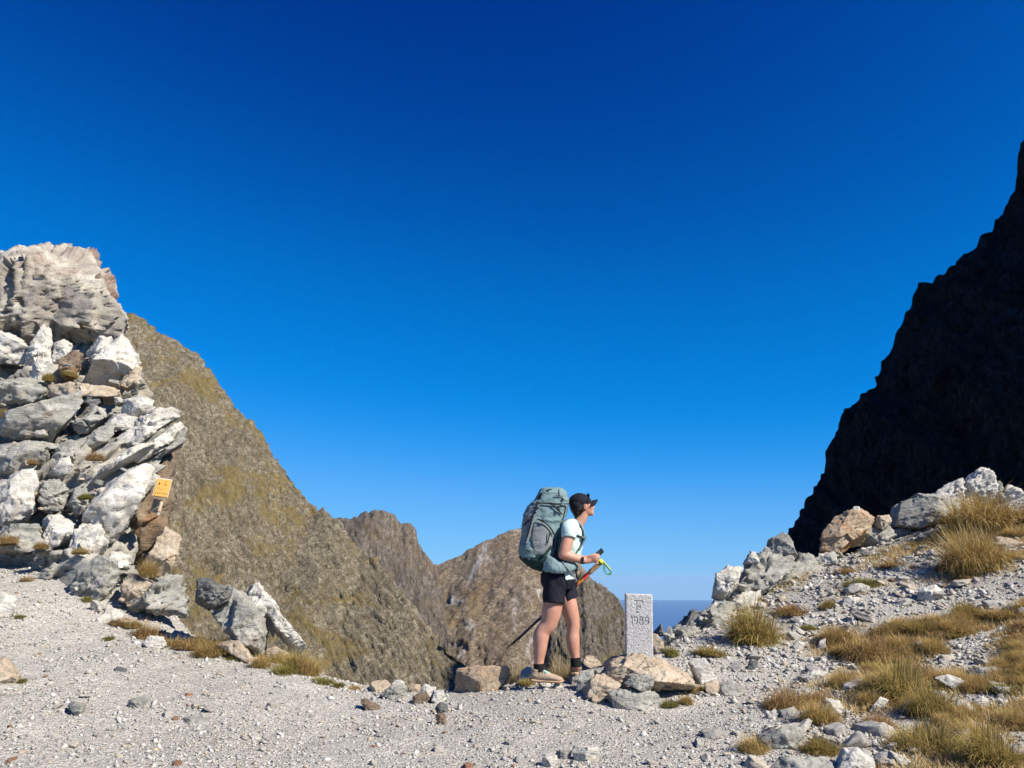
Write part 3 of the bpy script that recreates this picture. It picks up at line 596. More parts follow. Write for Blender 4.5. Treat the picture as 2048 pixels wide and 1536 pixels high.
boulder([(1183, 1356), (1186, 1338), (1210, 1334), (1217, 1346), (1206, 1362)], 'rock_grey', 'grey rock wedged between front shoe and marker base', Y=6.98, depth=.2)
# plinth of the border marker
boulder([(1172, 1388), (1200, 1347), (1226, 1307), (1250, 1307), (1312, 1312), (1345, 1330), (1380, 1350), (1390, 1383), (1300, 1392), (1210, 1397)], 'rock_tan', 'broad tan rock mound that carries the granite border marker', .75, 6, .05, .02, Y=6.95)
boulder([(1162, 1400), (1172, 1368), (1205, 1346), (1238, 1372), (1216, 1396), (1185, 1408)], 'rock_tan', 'knobbly rock shoulder at the left foot of the marker mound', .35, 5, .05, .0, Y=6.72)
boulder([(1248, 1366), (1262, 1351), (1290, 1349), (1309, 1355), (1306, 1371), (1288, 1381), (1262, 1374)], 'rock_grey', 'grey stone resting on the front of the marker mound', .16, 5, .04, .02, Y=6.52, cat='stone', name='stone')
boulder([(1210, 1388), (1230, 1378), (1300, 1380), (1317, 1390), (1319, 1412), (1275, 1424), (1235, 1420), (1217, 1404)], 'rock_grey', 'blocky olive grey rock at the front foot of the marker mound', .3, 5, .04, .02, Y=6.55)
boulder([(1181, 1407), (1184, 1392), (1195, 1392), (1197, 1410)], 'rock_tan', 'tiny pinkish stone at the left foot of the marker mound', cat='stone', name='stone')
boulder([(1374, 1324), (1385, 1315), (1410, 1317), (1442, 1362), (1400, 1366)], 'rock_white', 'smooth pale slab tilted up right of the marker', .14, 4, .03, .02, 'slab', 'slab', Y=7.15)
boulder([(1409, 1367), (1430, 1360), (1438, 1370), (1434, 1390), (1412, 1385)], 'rock_tan', 'small tan block below the tilted pale slab', cat='stone', name='stone')
boulder([(1436, 1370), (1460, 1366), (1492, 1378), (1482, 1390), (1440, 1390)], 'rock_grey', 'flat grey slab on the gravel right of the small tan block', cat='slab', name='slab', depth=.2)
boulder([(1299, 1306), (1302, 1268), (1318, 1271), (1329, 1296), (1320, 1312)], 'rock_tan', 'pinkish rock peeping out behind the right side of the marker', Y=8.1)
# -------- the rocky crest on the right: bedrock with parts
def yrd(u, v): return float(np.interp(u, [1300, 1400, 1500, 1600, 1750, 1900, 2050], [8.6, 9.3, 10.1, 10.9, 11.6, 11.9, 12.0]))
rdg = empty('rocky_ridge', pix(1520, 1200, 10.0))
for pl, Y, dp in [([(1395, 1295), (1440, 1208), (1500, 1142), (1590, 1122), (1660, 1116), (1710, 1105), (1700, 1180), (1560, 1250), (1420, 1300)], 10.75, .9), ([(1645, 1125), (1700, 1085), (1790, 1048), (1940, 1010), (2090, 1002), (2090, 1080), (1800, 1125)], 12.35, .8), ([(1312, 1300), (1330, 1272), (1390, 1248), (1440, 1212), (1450, 1260), (1400, 1300)], 9.5, .5)]:
    rock_px('bedrock', pl, Y, 'rock_grey', dp, 5, .06, .05, rdg)
tag(rdg, 'jagged grey broken rock ridge climbing to the right beyond the grass', 'rock ridge')
for pl, mt, dp, sub, am, ly in [
 ([(1426, 1200), (1430, 1150), (1455, 1131), (1484, 1138), (1472, 1172), (1440, 1205)], 'rock_white', None, 5, .07, .02),
 ([(1455, 1215), (1490, 1142), (1502, 1112), (1545, 1110), (1592, 1112), (1582, 1155), (1530, 1200)], 'rock_grey', None, 5, .08, .05),
 ([(1532, 1108), (1540, 1080), (1565, 1066), (1577, 1069), (1582, 1090), (1594, 1114), (1545, 1118)], 'rock_grey', None, 5, .06, .03),
 ([(1486, 1130), (1500, 1100), (1512, 1104), (1518, 1128)], 'rock_white', None, 4, .08, .04),
 ([(1515, 1115), (1528, 1092), (1542, 1098), (1548, 1118)], 'rock_grey', None, 4, .08, .04),
 ([(1376, 1282), (1388, 1250), (1430, 1196), (1472, 1186), (1474, 1218), (1420, 1276)], 'rock_grey', None, 5, .06, .08),
 ([(1428, 1246), (1460, 1188), (1522, 1180), (1518, 1224), (1460, 1256)], 'rock_white', None, 5, .07, .06),
 ([(1515, 1228), (1530, 1178), (1580, 1148), (1608, 1165), (1572, 1216)], 'rock_grey', None, 5, .07, .06),
 ([(1556, 1168), (1590, 1108), (1628, 1108), (1644, 1142), (1602, 1170)], 'rock_grey', None, 4, .07, .05),
 ([(1622, 1156), (1640, 1104), (1670, 1103), (1679, 1154)], 'rock_white', None, 4, .07, .05),
 ([(1330, 1290), (1345, 1258), (1375, 1245), (1400, 1255), (1395, 1285), (1360, 1297)], 'rock_grey', None, 4, .09, .06),
 ([(1306, 1272), (1322, 1247), (1330, 1270)], 'rock_dark', .15, 4, .07, .03),
 ([(1326, 1276), (1340, 1250), (1348, 1274)], 'rock_grey', .15, 4, .07, .03),
 ([(1712, 1096), (1740, 1055), (1787, 1049), (1794, 1072), (1762, 1096)], 'rock_grey', None, 4, .06, .05),
 ([(1770, 1092), (1790, 1060), (1818, 1054), (1824, 1090)], 'rock_grey', None, 4, .06, .04),
 ([(1842, 1108), (1855, 1060), (1890, 1044), (1897, 1078), (1870, 1112)], 'rock_white', None, 4, .06, .05),
 ([(1895, 1060), (1900, 1025), (1945, 1010), (1985, 1005), (1975, 1040)], 'rock_grey', None, 4, .06, .04)]:
    cu = sum(p[0] for p in pl) / len(pl); rock_px('crag' if ly < .05 else 'slab', pl, yrd(cu, 0), mt, dp, sub, am, ly, rdg)
for i in range(110):
    u = rng.uniform(1310, 1900); top = np.interp(u, [1310, 1380, 1430, 1500, 1560, 1650, 1750, 1850, 1900], [1268, 1235, 1190, 1140, 1110, 1105, 1075, 1060, 1050])
    v = top + abs(rng.normal()) * 38 + 12
    if v > top + 95: continue
    p = hit(u, v); Y = min(p.y, yrd(u, v)) - .05; loose('rubble', pix(u, v, Y), mpp(u, v, Y) * rng.choice([14, 20, 30]), rng.choice(['rock_white', 'rock_grey', 'stone_mix']), rng, rdg)
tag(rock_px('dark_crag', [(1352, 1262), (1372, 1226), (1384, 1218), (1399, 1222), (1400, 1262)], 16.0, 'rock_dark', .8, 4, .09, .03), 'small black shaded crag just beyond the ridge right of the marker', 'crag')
boulder([(1638, 1108), (1645, 1065), (1665, 1038), (1703, 1020), (1722, 1018), (1750, 1040), (1736, 1074), (1700, 1102), (1660, 1112)], 'rock_orange', 'big rounded tan and rusty boulder on the ridge against the dark cliff', None, 6, .045, .02, Y=11.4)
boulder([(1700, 1026), (1708, 1013), (1718, 1013), (1724, 1026), (1712, 1030)], 'rock_white', 'small white knob perched on top of the tan boulder', Y=11.4, cat='rock', name='rock')
boulder([(1748, 1050), (1755, 1032), (1778, 1030), (1783, 1043), (1766, 1058)], 'rock_tan', 'small tan rock between the tan boulder and the big grey one', Y=11.5, cat='rock', name='rock')
boulder([(1782, 1050), (1790, 1010), (1830, 995), (1880, 988), (1930, 994), (1938, 1016), (1882, 1048), (1840, 1060), (1800, 1056)], 'rock_grey', 'big low grey brown boulder in the middle of the ridge crest', None, 6, .04, .0, Y=11.7)
boulder([(1856, 1000), (1890, 970), (1925, 957), (1938, 985), (1932, 1008)], 'rock_white', 'pale cracked boulder left of the white summit rock', None, 5, .06, .03, Y=12.0)
boulder([(1922, 1000), (1930, 962), (1958, 940), (1978, 941), (1992, 966), (1988, 1002), (1940, 1008)], 'rock_white', 'white summit rock, highest on the right ridge', None, 5, .07, .02, Y=11.95)
boulder([(1984, 1000), (1990, 965), (2003, 964), (2012, 1000)], 'rock_grey', 'narrow grey rock right of the white summit rock', None, 4, .06, .03, Y=12.0)
boulder([(2002, 1005), (2015, 970), (2036, 974), (2060, 1000), (2020, 1015)], 'rock_white', 'pale angular rock at the right end of the ridge', None, 4, .06, .03, Y=12.0)
# on the grassy slope
for pl, mt, lb in [
 ([(1831, 1206), (1838, 1180), (1870, 1171), (1882, 1181), (1866, 1206)], 'rock_white', 'pale squarish rock amid rubble in the middle of the right slope'),
 ([(1678, 1212), (1690, 1194), (1720, 1194), (1724, 1214)], 'rock_white', 'pale rock next to the small round tussock on the right slope'),
 ([(1903, 1128), (1920, 1102), (1946, 1102), (1931, 1128)], 'rock_white', 'white slab between the two big golden tussocks'),
 ([(1966, 1106), (1990, 1080), (2030, 1077), (2052, 1090), (2000, 1108)], 'rock_tan', 'pinkish tan rock above the lower golden tussock'),
 ([(2012, 1118), (2040, 1109), (2070, 1118), (2040, 1126)], 'rock_white', 'flat white rock cut by the right edge beside the golden tussock'),
 ([(2008, 1214), (2030, 1204), (2070, 1218), (2040, 1228)], 'rock_white', 'flat white rock cut by the right edge, above the dry turf'),
 ([(1926, 1356), (1945, 1334), (1980, 1331), (2004, 1338), (1997, 1356), (1955, 1368)], 'rock_grey', 'grey angular rock on the turf at the right'),
 ([(1866, 1358), (1895, 1349), (1947, 1370), (1937, 1384), (1895, 1376)], 'rock_white', 'white flat rock left of the grey angular one on the turf'),
 ([(1892, 1406), (1925, 1398), (1950, 1415), (1937, 1437), (1914, 1424)], 'rock_white', 'white sloping slab in the turf above the dark hollow tussock'),
 ([(1940, 1406), (1965, 1392), (1979, 1405), (1955, 1416)], 'rock_white', 'small white rock touching the sloping slab in the turf'),
 ([(1648, 1426), (1651, 1397), (1680, 1401), (1692, 1428), (1660, 1437)], 'rock_white', 'upright pale rock in the grass right of the dark grassy hollow'),
 ([(1516, 1474), (1545, 1457), (1600, 1454), (1607, 1475), (1577, 1507), (1550, 1505)], 'rock_grey', 'smooth dark grey slab ringed by grass at the lower right'),
 ([(1528, 1545), (1560, 1515), (1640, 1509), (1678, 1530), (1674, 1566), (1540, 1566)], 'rock_grey', 'wide grey rock cut by the bottom edge, lower right'),
 ([(1666, 1535), (1685, 1494), (1715, 1498), (1748, 1525), (1744, 1566), (1670, 1566)], 'rock_white', 'white rock cut by the bottom edge, right of the wide grey one'),
 ([(1530, 1432), (1545, 1420), (1559, 1425), (1556, 1440)], 'rock_white', 'small white stone before the dark grassy hollow'),
 ([(1612, 1478), (1640, 1471), (1683, 1488), (1677, 1501)], 'rock_dark', 'low dark stone above the white rock at the bottom edge'),
 ([(1733, 1424), (1760, 1394), (1777, 1400), (1752, 1429)], 'rock_white', 'narrow white stone in the turf left of the central grass clumps'),
 ([(1598, 1354), (1625, 1339), (1656, 1345), (1652, 1362), (1615, 1364)], 'rock_white', 'low whitish rock in the sparse turf right of the flat slab'),
 ([(1490, 1337), (1500, 1320), (1516, 1322), (1514, 1341)], 'rock_dark', 'small dark grey stone alone on the gravel right of the marker'),
 ([(1630, 1299), (1640, 1280), (1651, 1277), (1652, 1298)], 'rock_white', 'small white stone left of the overhanging brown tussock'),
 ([(1580, 1293), (1592, 1282), (1612, 1284), (1608, 1297)], 'rock_white', 'pale flat stone in the rubble right of the round bushy tussock')]:
    boulder(pl, mt, lb, cat='stone' if 'stone' in lb else 'rock', name='stone' if 'stone' in lb else 'rock', layer=.03, amp=.05)

# -------- loose stones on path and slope, one object each
def in_rock(u, v): return (1160 < u < 1395 and 1300 < v < 1425) or (870 < u < 1030 and 1330 < v < 1390) or (1050 < u < 1180 and v < 1385)
n_path = n_slope = 0
while n_path < 115:
    u = rng.uniform(0, 1500); v = 1200 + 336 * rng.uniform() ** .7
    lim = np.interp(u, [0, 250, 400, 600, 750, 1060, 1200, 1500], [1190, 1290, 1315, 1350, 1392, 1388, 1420, 1330])
    if v < lim or in_rock(u, v): continue
    p = hit(u, v); rust = rng.uniform() < .07; sz = rng.choice([.035, .05, .07, .1, .14], p=[.3, .34, .22, .1, .04])
    o = loose('stone', p + Vector((0, 0, sz * .08)), sz, 'stone_rust' if rust else 'stone_mix', rng, tiltx=.2)
    zone = ('at the far left edge of the path' if u < 160 else 'below the outcrop' if u < 420 else 'below the grey boulder' if u < 700 else 'below the edge row' if u < 960 else "below the hiker" if u < 1200 else 'below the marker')
    near = 'near the bottom edge' if v > 1470 else 'on the middle path' if v > 1400 else 'on the upper path'
    tag(o, f"{'largish' if sz > .08 else 'small'} {'rust brown' if rust else 'grey'} stone {near}, {zone}", 'stone', 'loose rust stones on the path' if rust else 'loose grey stones on the path'); n_path += 1
while n_slope < 183:
    u = rng.uniform(1380, 2048); v = 1100 + 436 * rng.uniform()
    if v < np.interp(u, [1380, 1500, 1700, 2048], [1310, 1245, 1165, 1080]): continue
    p = hit(u, v)
    if turf(np.array([p.x]), np.array([p.y]))[0] > .4 and rng.uniform() < .8: continue
    sz = rng.choice([.07, .11, .18, .30], p=[.3, .35, .25, .1])
    sz *= .62 if u < 1560 else 1
    o = loose('stone', p + Vector((0, 0, sz * .06)), sz, 'stone_mix', rng, tiltx=.35)
    zone = 'just right of the marker' if u < 1520 else 'in the rubble under the tan boulder' if u < 1700 and v < 1320 else 'in the rubble below the golden tussocks' if v < 1320 else 'by the dark grassy hollow' if u < 1720 else 'in the turf at the lower right'
    tag(o, f"{'largish' if sz > .1 else 'small'} pale broken stone {zone}{', near the right edge' if u > 1940 else ''}", 'stone', 'broken stones on the right slope'); n_slope += 1

# -------- gravel: uncountable small chips, one mesh
def gravel(n, seed):
    r = np.random.default_rng(seed); xs, ys, sz = [], [], []
    y = 4.2 + 7.5 * r.uniform(size=n * 3) ** 1.7; half = .84 * y + .5; x = r.uniform(-1, 1, n * 3) * half
    keep = (y < np.interp(x, YC[:, 0], YC[:, 1]) + .25) & (r.uniform(size=n * 3) > turf(x, y) * .85)
    cl = fbm(np.stack([x, y, 0 * x], -1) * .8, 3, 44); keep &= r.uniform(size=n * 3) < .4 + .8 * sstep((cl + .15) / .35)   # bare dusty spots and stonier drifts
    x, y = x[keep][:n], y[keep][:n]; n = len(x)
    s = np.exp(r.normal(-4.75, .55, n)) * (1 + .6 * sstep((x - 1.5) / 1.2)); s = np.clip(s, .004, .045) * np.clip(y / 6.5, .8, 1.5)
    z = G(x, y) + s * .15
    O = np.array([(1, 0, 0), (0, 1, 0), (-1, 0, 0), (0, -1, 0), (0, 0, 1), (0, 0, -1)], float); shapes = []
    for k in range(30):
        q = O * r.uniform(.7, 1.2, (6, 3)) + r.normal(0, .22, (6, 3)); q[:, 2] *= r.uniform(.3, .75); q[:, 1] *= r.uniform(.55, 1); shapes.append(q)
    S = np.array(shapes)[r.integers(0, 30, n)]; an = r.uniform(0, 6.283, n); tx, ty = r.normal(0, .3, (2, n))
    P = S * s[:, None, None]; P[..., 2] += tx[:, None] * P[..., 0] + ty[:, None] * P[..., 1]
    ca, sa = np.cos(an)[:, None], np.sin(an)[:, None]; X = P[..., 0] * ca - P[..., 1] * sa; Y = P[..., 0] * sa + P[..., 1] * ca
    V = np.stack([X + x[:, None], Y + y[:, None], P[..., 2] + z[:, None]], -1).reshape(-1, 3)
    f = np.array([(0, 1, 4), (1, 2, 4), (2, 3, 4), (3, 0, 4), (1, 0, 5), (2, 1, 5), (3, 2, 5), (0, 3, 5)])
    Fc = (f[None] + (np.arange(n) * 6)[:, None, None]).reshape(-1, 3)
    me = mesh_np('gravel_chips', V, Fc, False)
    base = np.array([(.39, .373, .335), (.335, .32, .29), (.46, .44, .40), (.27, .26, .237), (.35, .29, .22), (.21, .13, .085), (.50, .485, .45)])
    c = base[r.choice(7, n, p=[.32, .22, .17, .12, .08, .02, .07])] * r.uniform(.85, 1.12, (n, 1)); attr_color(me, 'tint', np.repeat(c, 6, 0))
    return me
t = NT('gravel_chips'); at = t.n("Attribute", attribute_name='tint'); vv = t.coord('Object')
t.color(t.mix(at.outputs['Color'], t.ramp(t.noise(vv, 90, 3, .7), [(.3, .7), (.6, 1.1)]), .6, 'MULTIPLY')); t.bump(t.noise(vv, 120, 3), .4, .004)
tag(add('gravel', gravel(58000, 9), t.m), 'pale grey gravel chips covering the path and slope', 'gravel', kind='stuff')

# ------------------------------------------------------------------ grass
def blades(x, y, z, L, lean, az, wid, r, col, bend=1.0, short=False):
    """arrays of curved tapering blades -> vertices, faces, colours"""
    n = len(x); ts = np.array([0, .55, 1.0]) if short else np.array([0, .4, .75, 1.0]); nv = 5 if short else 7; dirx, diry = np.cos(az), np.sin(az); px, py = -diry, dirx
    V = np.zeros((n, nv, 3)); k = 0
    for i, t_ in enumerate(ts):
        hor = np.sin(lean * (t_ ** .9) * bend) * t_ * L; ver = np.cos(lean * t_ * bend * .9) * t_ * L
        cx, cy, cz = x + dirx * hor, y + diry * hor, z + ver; w = wid * (1 - t_ * .75)
        if i < len(ts) - 1:
            V[:, k] = np.stack([cx - px * w, cy - py * w, cz], -1); V[:, k + 1] = np.stack([cx + px * w, cy + py * w, cz], -1); k += 2
        else: V[:, k] = np.stack([cx, cy, cz], -1)
    f = np.array([(0, 1, 3), (0, 3, 2), (2, 3, 5), (2, 5, 4), (4, 5, 6)]) if not short else np.array([(0, 1, 3), (0, 3, 2), (2, 3, 4)])
    return V.reshape(-1, 3), (f[None] + (np.arange(n) * nv)[:, None, None]).reshape(-1, 3), np.repeat(col, nv, 0)
PAL = {'gold': [(.47, .325, .12), (.55, .41, .18), (.39, .27, .09), (.33, .245, .075), (.60, .47, .25)],
       'olive': [(.36, .275, .085), (.30, .235, .07), (.44, .325, .12), (.50, .37, .16), (.23, .19, .055)],
       'brown': [(.37, .235, .10), (.44, .30, .13), (.31, .185, .08), (.50, .365, .18), (.27, .195, .07)],
       'green': [(.24, .22, .055), (.29, .25, .07), (.19, .18, .045), (.36, .28, .10), (.15, .15, .035)],
       'straw': [(.55, .44, .24), (.62, .51, .31), (.47, .36, .17), (.40, .31, .13), (.35, .24, .10)]}
def tussock_mesh(seed, kind, n, spread, length, upright):
    r = np.random.default_rng(seed); rad = np.sqrt(r.uniform(size=n)) * spread; a = r.uniform(0, 6.283, n); x, y = rad * np.cos(a), rad * np.sin(a)
    wnd = r.uniform(0, 6.28); az = a + r.normal(0, .9, n); k_ = r.uniform(size=n) < .3; az = np.where(k_, wnd + r.normal(0, .5, n), az); lean = np.clip(r.normal(1 - upright, .5, n) + rad / spread * .6, .03, 1.9)
    lump = 1 + .45 * perlin(np.stack([x / spread * 1.6, y / spread * 1.6, 0 * x + seed], -1), seed); L = length * np.clip(r.gamma(6, .14, n), .3, 1.5) * lump * (1 - .25 * rad / spread); z = (1 - (rad / spread) ** 2) * length * .22 - .03
    p = np.array(PAL[kind]); col = p[r.choice(5, n, p=[.28, .26, .22, .14, .10])] * r.uniform(.8, 1.15, (n, 1))
    V, Fc, C = blades(x, y, z, L, lean, az, r.uniform(.0016, .0034, n) * 1.15, r, col)
    me = mesh_np('tussock', V, Fc, False); attr_color(me, 'tint', C); return me
t = NT('dry_grass'); at = t.n("Attribute", attribute_name='tint'); t.color(at.outputs['Color']); t.b.inputs['Roughness'].default_value = .75
tr = t.n("BsdfTranslucent"); t.l(at.outputs['Color'], tr.inputs[0]); ms = t.n("MixShader"); ms.inputs[0].default_value = .35
t.l(t.b.outputs[0], ms.inputs[1]); t.l(tr.outputs[0], ms.inputs[2]); t.l(ms.outputs[0], t.out.inputs[0]); M['grass'] = t.m
TV = {}
for i, (kind, n, sp, ln, up) in enumerate([('gold', 2600, .17, .26, .45), ('gold', 2200, .20, .20, .3), ('olive', 2400, .18, .16, .3), ('olive', 2000, .15, .2, .5), ('brown', 2200, .18, .15, .25),
                                           ('brown', 1800, .15, .12, .3), ('green', 1600, .15, .11, .35), ('straw', 420, .16, .34, .75), ('gold', 1800, .22, .14, .15)]):
    TV.setdefault(kind, []).append((tussock_mesh(700 + i, kind, n, sp, ln, up), 2 * sp + ln * .7))
gr = np.random.default_rng(3)
def tussock(u, v, wpx, kind, label, group=None, Y=None, sq=1.0, variant=None):
    p = hit(u, v) if Y is None else pix(u, v, Y); lst = TV[kind]; me, w0 = lst[gr.integers(len(lst)) if variant is None else variant % len(lst)]
    if not me.materials: me.materials.append(M['grass'])
    o = bpy.data.objects.new('grass_tussock', me); COL.objects.link(o); s = wpx * mpp(u, v, p.y) / w0
    o.location = p; o.scale = (s, s, s * sq); o.rotation_euler = (gr.normal() * .1, gr.normal() * .1, gr.uniform(0, 6.28))
    return tag(o, label, 'grass', group)
for u, v, w, kind, lab, sq in [
 (1505, 1282, 125, 'olive', 'round bushy olive tussock, biggest one near the foot of the ridge', 1.15),
 (1585, 1226, 75, 'brown', 'flat brown tussock just above the round bushy one', .8), (1655, 1218, 42, 'olive', 'small round olive tussock alone on the rubble of the right slope', 1.1),
 (1618, 1254, 42, 'green', 'small green tuft between the round bushy tussock and the rubble', .7), (1722, 1170, 85, 'green', 'wide green tussock under the ridge rubble', .6),
 (1690, 1146, 50, 'brown', 'brown tuft between stones under the tan boulder', .8), (1792, 1138, 70, 'brown', 'brown tuft among stones in the upper right slope', .7), (1825, 1090, 36, 'olive', 'small olive tuft below the big grey boulder', .8),
 (1965, 1058, 170, 'gold', 'large golden tussock below the summit rock, upper of two', .85), (1905, 1075, 90, 'gold', 'golden tuft on the left flank of the large upper golden tussock', .9), (2025, 1040, 120, 'gold', 'golden tuft at the right edge under the summit rock', .85),
 (1950, 1140, 150, 'gold', 'large golden tussock, lower of two on the upper right slope', 1.1), (2020, 1120, 80, 'gold', 'golden tuft right of the lower large tussock', 1.0), (1893, 1142, 48, 'brown', 'small dark brown tuft left of the lower golden tussock', 1.0), (2032, 1075, 60, 'gold', 'yellow tuft on the right edge above the tan rock', .9),
 (1745, 1320, 130, 'brown', 'dark brown tussock overhanging a shadowed hollow in the right slope', 1.35), (1690, 1312, 60, 'olive', 'olive tuft on the left side of the overhanging brown tussock', 1.0), (1770, 1305, 80, 'green', 'greenish tuft growing from the overhanging brown tussock', 1.1),
 (1572, 1420, 95, 'brown', 'brown tussock above the dark grassy hollow near the path', 1.3), (1640, 1408, 90, 'brown', 'brown tussock right beside the hollow, left of the upright pale rock', 1.0), (1640, 1452, 95, 'gold', 'golden tussock in front of the dark grassy hollow', .9),
 (1800, 1400, 130, 'olive', 'dense olive gold tussock in the middle of the lower right turf', 1.2), (1870, 1430, 140, 'olive', 'dense tussock right of the middle of the lower right turf', 1.2), (1760, 1450, 80, 'brown', 'brown tuft with a dark gap under the dense middle tussocks', 1.0),
 (1850, 1492, 170, 'olive', 'broad low olive tussock near the bottom of the turf', .9), (1960, 1475, 140, 'gold', 'golden tussock over a black hollow near the right edge', 1.3), (1985, 1530, 150, 'olive', 'olive tussock at the bottom edge on the right', 1.0), (2030, 1450, 70, 'gold', 'dry tuft at the right edge above the bottom tussock', 1.0),
 (1510, 1506, 70, 'gold', 'golden tuft hugging the left side of the dark grey slab', 1.2), (1645, 1506, 85, 'olive', 'low tuft between the dark grey slab and the white rock', .8), (2010, 1385, 90, 'green', 'green tuft below the grey angular rock at the right edge', .7),
 (1395, 1385, 46, 'gold', 'golden tuft at the right end of the marker mound', 1.5), (1336, 1412, 48, 'green', 'green tuft right of the blocky rock under the marker', 1.1), (1372, 1405, 34, 'gold', 'tiny dry tuft on the gravel right of the marker mound', .9),
 (1342, 1312, 42, 'green', 'dark green tuft behind the right side of the marker', 1.5), (1420, 1310, 80, 'olive', 'flat olive tuft left of the round bushy tussock', .7), (1222, 1330, 62, 'olive', 'olive tuft behind the left side of the marker', 1.5),
 (265, 1252, 44, 'olive', 'olive tuft at the foot of the outcrop above the gravel', .9), (300, 1270, 70, 'brown', 'reddish brown tussock at the foot of the outcrop', 1.2), (395, 1296, 80, 'gold', 'dry yellow tussock left of the grey boulder', .9), (445, 1300, 70, 'gold', 'dry yellow tussock under the overhang of the grey boulder', 1.0),
 (462, 1318, 50, 'green', 'green tuft in front of the pale tan stone by the grey boulder', .6), (560, 1312, 62, 'olive', 'olive tuft below the white quartz rock', .8), (522, 1335, 50, 'gold', 'golden tuft at the foot of the grey boulder', .9), (568, 1348, 62, 'green', 'green tuft in front of the tan propped slab', .9), (615, 1350, 62, 'gold', 'golden tuft at the tip of the white quartz rock', 1.1),
 (672, 1372, 44, 'green', 'low green tuft on the path edge right of the boulders', .8), (705, 1376, 36, 'gold', 'small dry tuft at the path edge before the edge row', .8), (178, 1200, 34, 'green', 'small green tuft on gravel under the outcrop', 1.1), (38, 1364, 34, 'green', 'green tuft beside the tan rock at the left edge', .9), (38, 1242, 28, 'green', 'small green tuft beside the white rock at the left edge', .9),
 (340, 1290, 80, 'gold', 'dry golden tussock right of the reddish brown one below the outcrop', .9), (422, 1312, 80, 'gold', 'dry golden mat in front of the grey boulder overhang', .7), (592, 1342, 80, 'olive', 'olive tuft under the lower tip of the white quartz rock', .9), (640, 1364, 62, 'green', 'low green tuft between quartz rock and edge row', .7), (245, 1246, 60, 'brown', 'brown tuft left of the reddish brown tussock below the outcrop', .8), (372, 1300, 60, 'brown', 'brown tuft between the two golden tussocks below the outcrop', .8), (110, 1140, 34, 'green', 'small green tuft on the scree under the outcrop, left part', .9), (55, 1160, 30, 'brown', 'small brown tuft on the scree at the upper left', .9), (215, 1275, 30, 'green', 'small green tuft on gravel below the brown tufts', .8),
 (1052, 1372, 40, 'olive', "olive tuft in front of the hiker's rear heel", .6), (312, 1326, 0, 'green', '', 1)]:
    if w: tussock(u, v, w, kind, lab, sq=sq)
for u, v, w, kind, lab in [(140, 752, 34, 'olive', 'olive tuft among white blocks high on the outcrop'), (95, 760, 26, 'olive', 'small tuft left of the rusty block on the outcrop'), (190, 918, 40, 'brown', 'brown tuft in a dark gap of the outcrop'), (66, 926, 26, 'brown', 'small brown tuft left on the outcrop'), (170, 995, 30, 'green', 'green tuft above the large white face of the outcrop'),
                         (14, 1085, 46, 'brown', 'brown tuft at the left edge low on the outcrop'), (82, 1095, 34, 'brown', 'brown tuft below the pale blocks low on the outcrop'), (160, 1105, 36, 'gold', 'dry tuft under the white face of the outcrop'), (6, 835, 30, 'olive', 'tuft at the left edge midway up the outcrop'), (295, 1150, 46, 'gold', 'dry tuft in the niche under the outcrop overhang')]:
    tussock(u, v, w, kind, lab, Y=yoc(u, v) - .3, sq=1.3)
for u, v, w, Y, lab in [(1035, 1372, 60, 7.55, 'tall straw coloured stalks behind the rear heel of the hiker'), (1058, 1374, 60, 7.6, 'straw stalks just behind the rear shoe of the hiker'), (1118, 1362, 64, 7.62, 'straw coloured stalks between the shoes of the hiker'), (1138, 1356, 50, 7.6, 'straw stalks beside the front shoe of the hiker'), (1010, 1378, 44, 7.6, 'thin straw stalks at the right end of the orange slab')]:
    tussock(u, v, w, 'straw', lab, 'straw stalks on the crest', Y=Y, sq=1.25)
# tussocks nobody could tell apart, spread over the turf on the right
k = 0
while k < 190:
    u, v = gr.uniform(1560, 2080), gr.uniform(1150, 1540); p = hit(u, v)
    if turf(np.array([p.x]), np.array([p.y]))[0] < .55: continue
    kd = gr.choice(['gold', 'gold', 'gold', 'olive', 'brown', 'brown']); zone = ('below the summit rock' if v < 1200 else 'in the upper turf' if v < 1300 else 'in the middle of the turf' if v < 1420 else 'in the lower turf') + (', near the right edge' if u > 1900 else ', on its left side' if u < 1720 else '')
    tussock(u, v, gr.uniform(34, 85), kd, f"low {dict(gold='golden', olive='olive', brown='brownish')[kd]} tussock {zone}", 'tussocks in the turf', sq=gr.uniform(.55, 1.0)); k += 1
# low turf between them: uncountable
n = 480000; x = gr.uniform(1.2, 9.0, n); y = 4.2 + 6.8 * gr.uniform(size=n) ** 1.3
m = (np.abs(x / y) < .96) & (turf(x, y) > gr.uniform(.1, .8, n)); x, y = x[m][:115000], y[m][:115000]; n = len(x)
p = np.array(PAL['gold'] + PAL['brown'] + PAL['olive'] + PAL['straw'][:2]); patch = fbm(np.stack([x, y, 0 * x], -1) * 2.2, 3, 91)
idx = np.clip(((patch * 1.3 + .45 + gr.normal(0, .22, n)) * 17), 0, 16).astype(int); idx = np.array([0, 1, 4, 15, 16, 0, 1, 4, 5, 6, 15, 2, 10, 12, 13, 11, 3])[idx]
V, Fc, C = blades(x, y, G(x, y) - .006, gr.uniform(.03, .10, n), np.clip(gr.normal(.85, .4, n), .1, 1.6), gr.uniform(0, 6.28, n), gr.uniform(.0022, .0045, n), gr, p[idx] * gr.uniform(.85, 1.2, (n, 1)), short=True)
me = mesh_np('turf_grass', V, Fc, False); attr_color(me, 'tint', C)
tag(add('turf_grass', me, M['grass']), 'short dry golden turf covering the right slope', 'grass', kind='stuff')

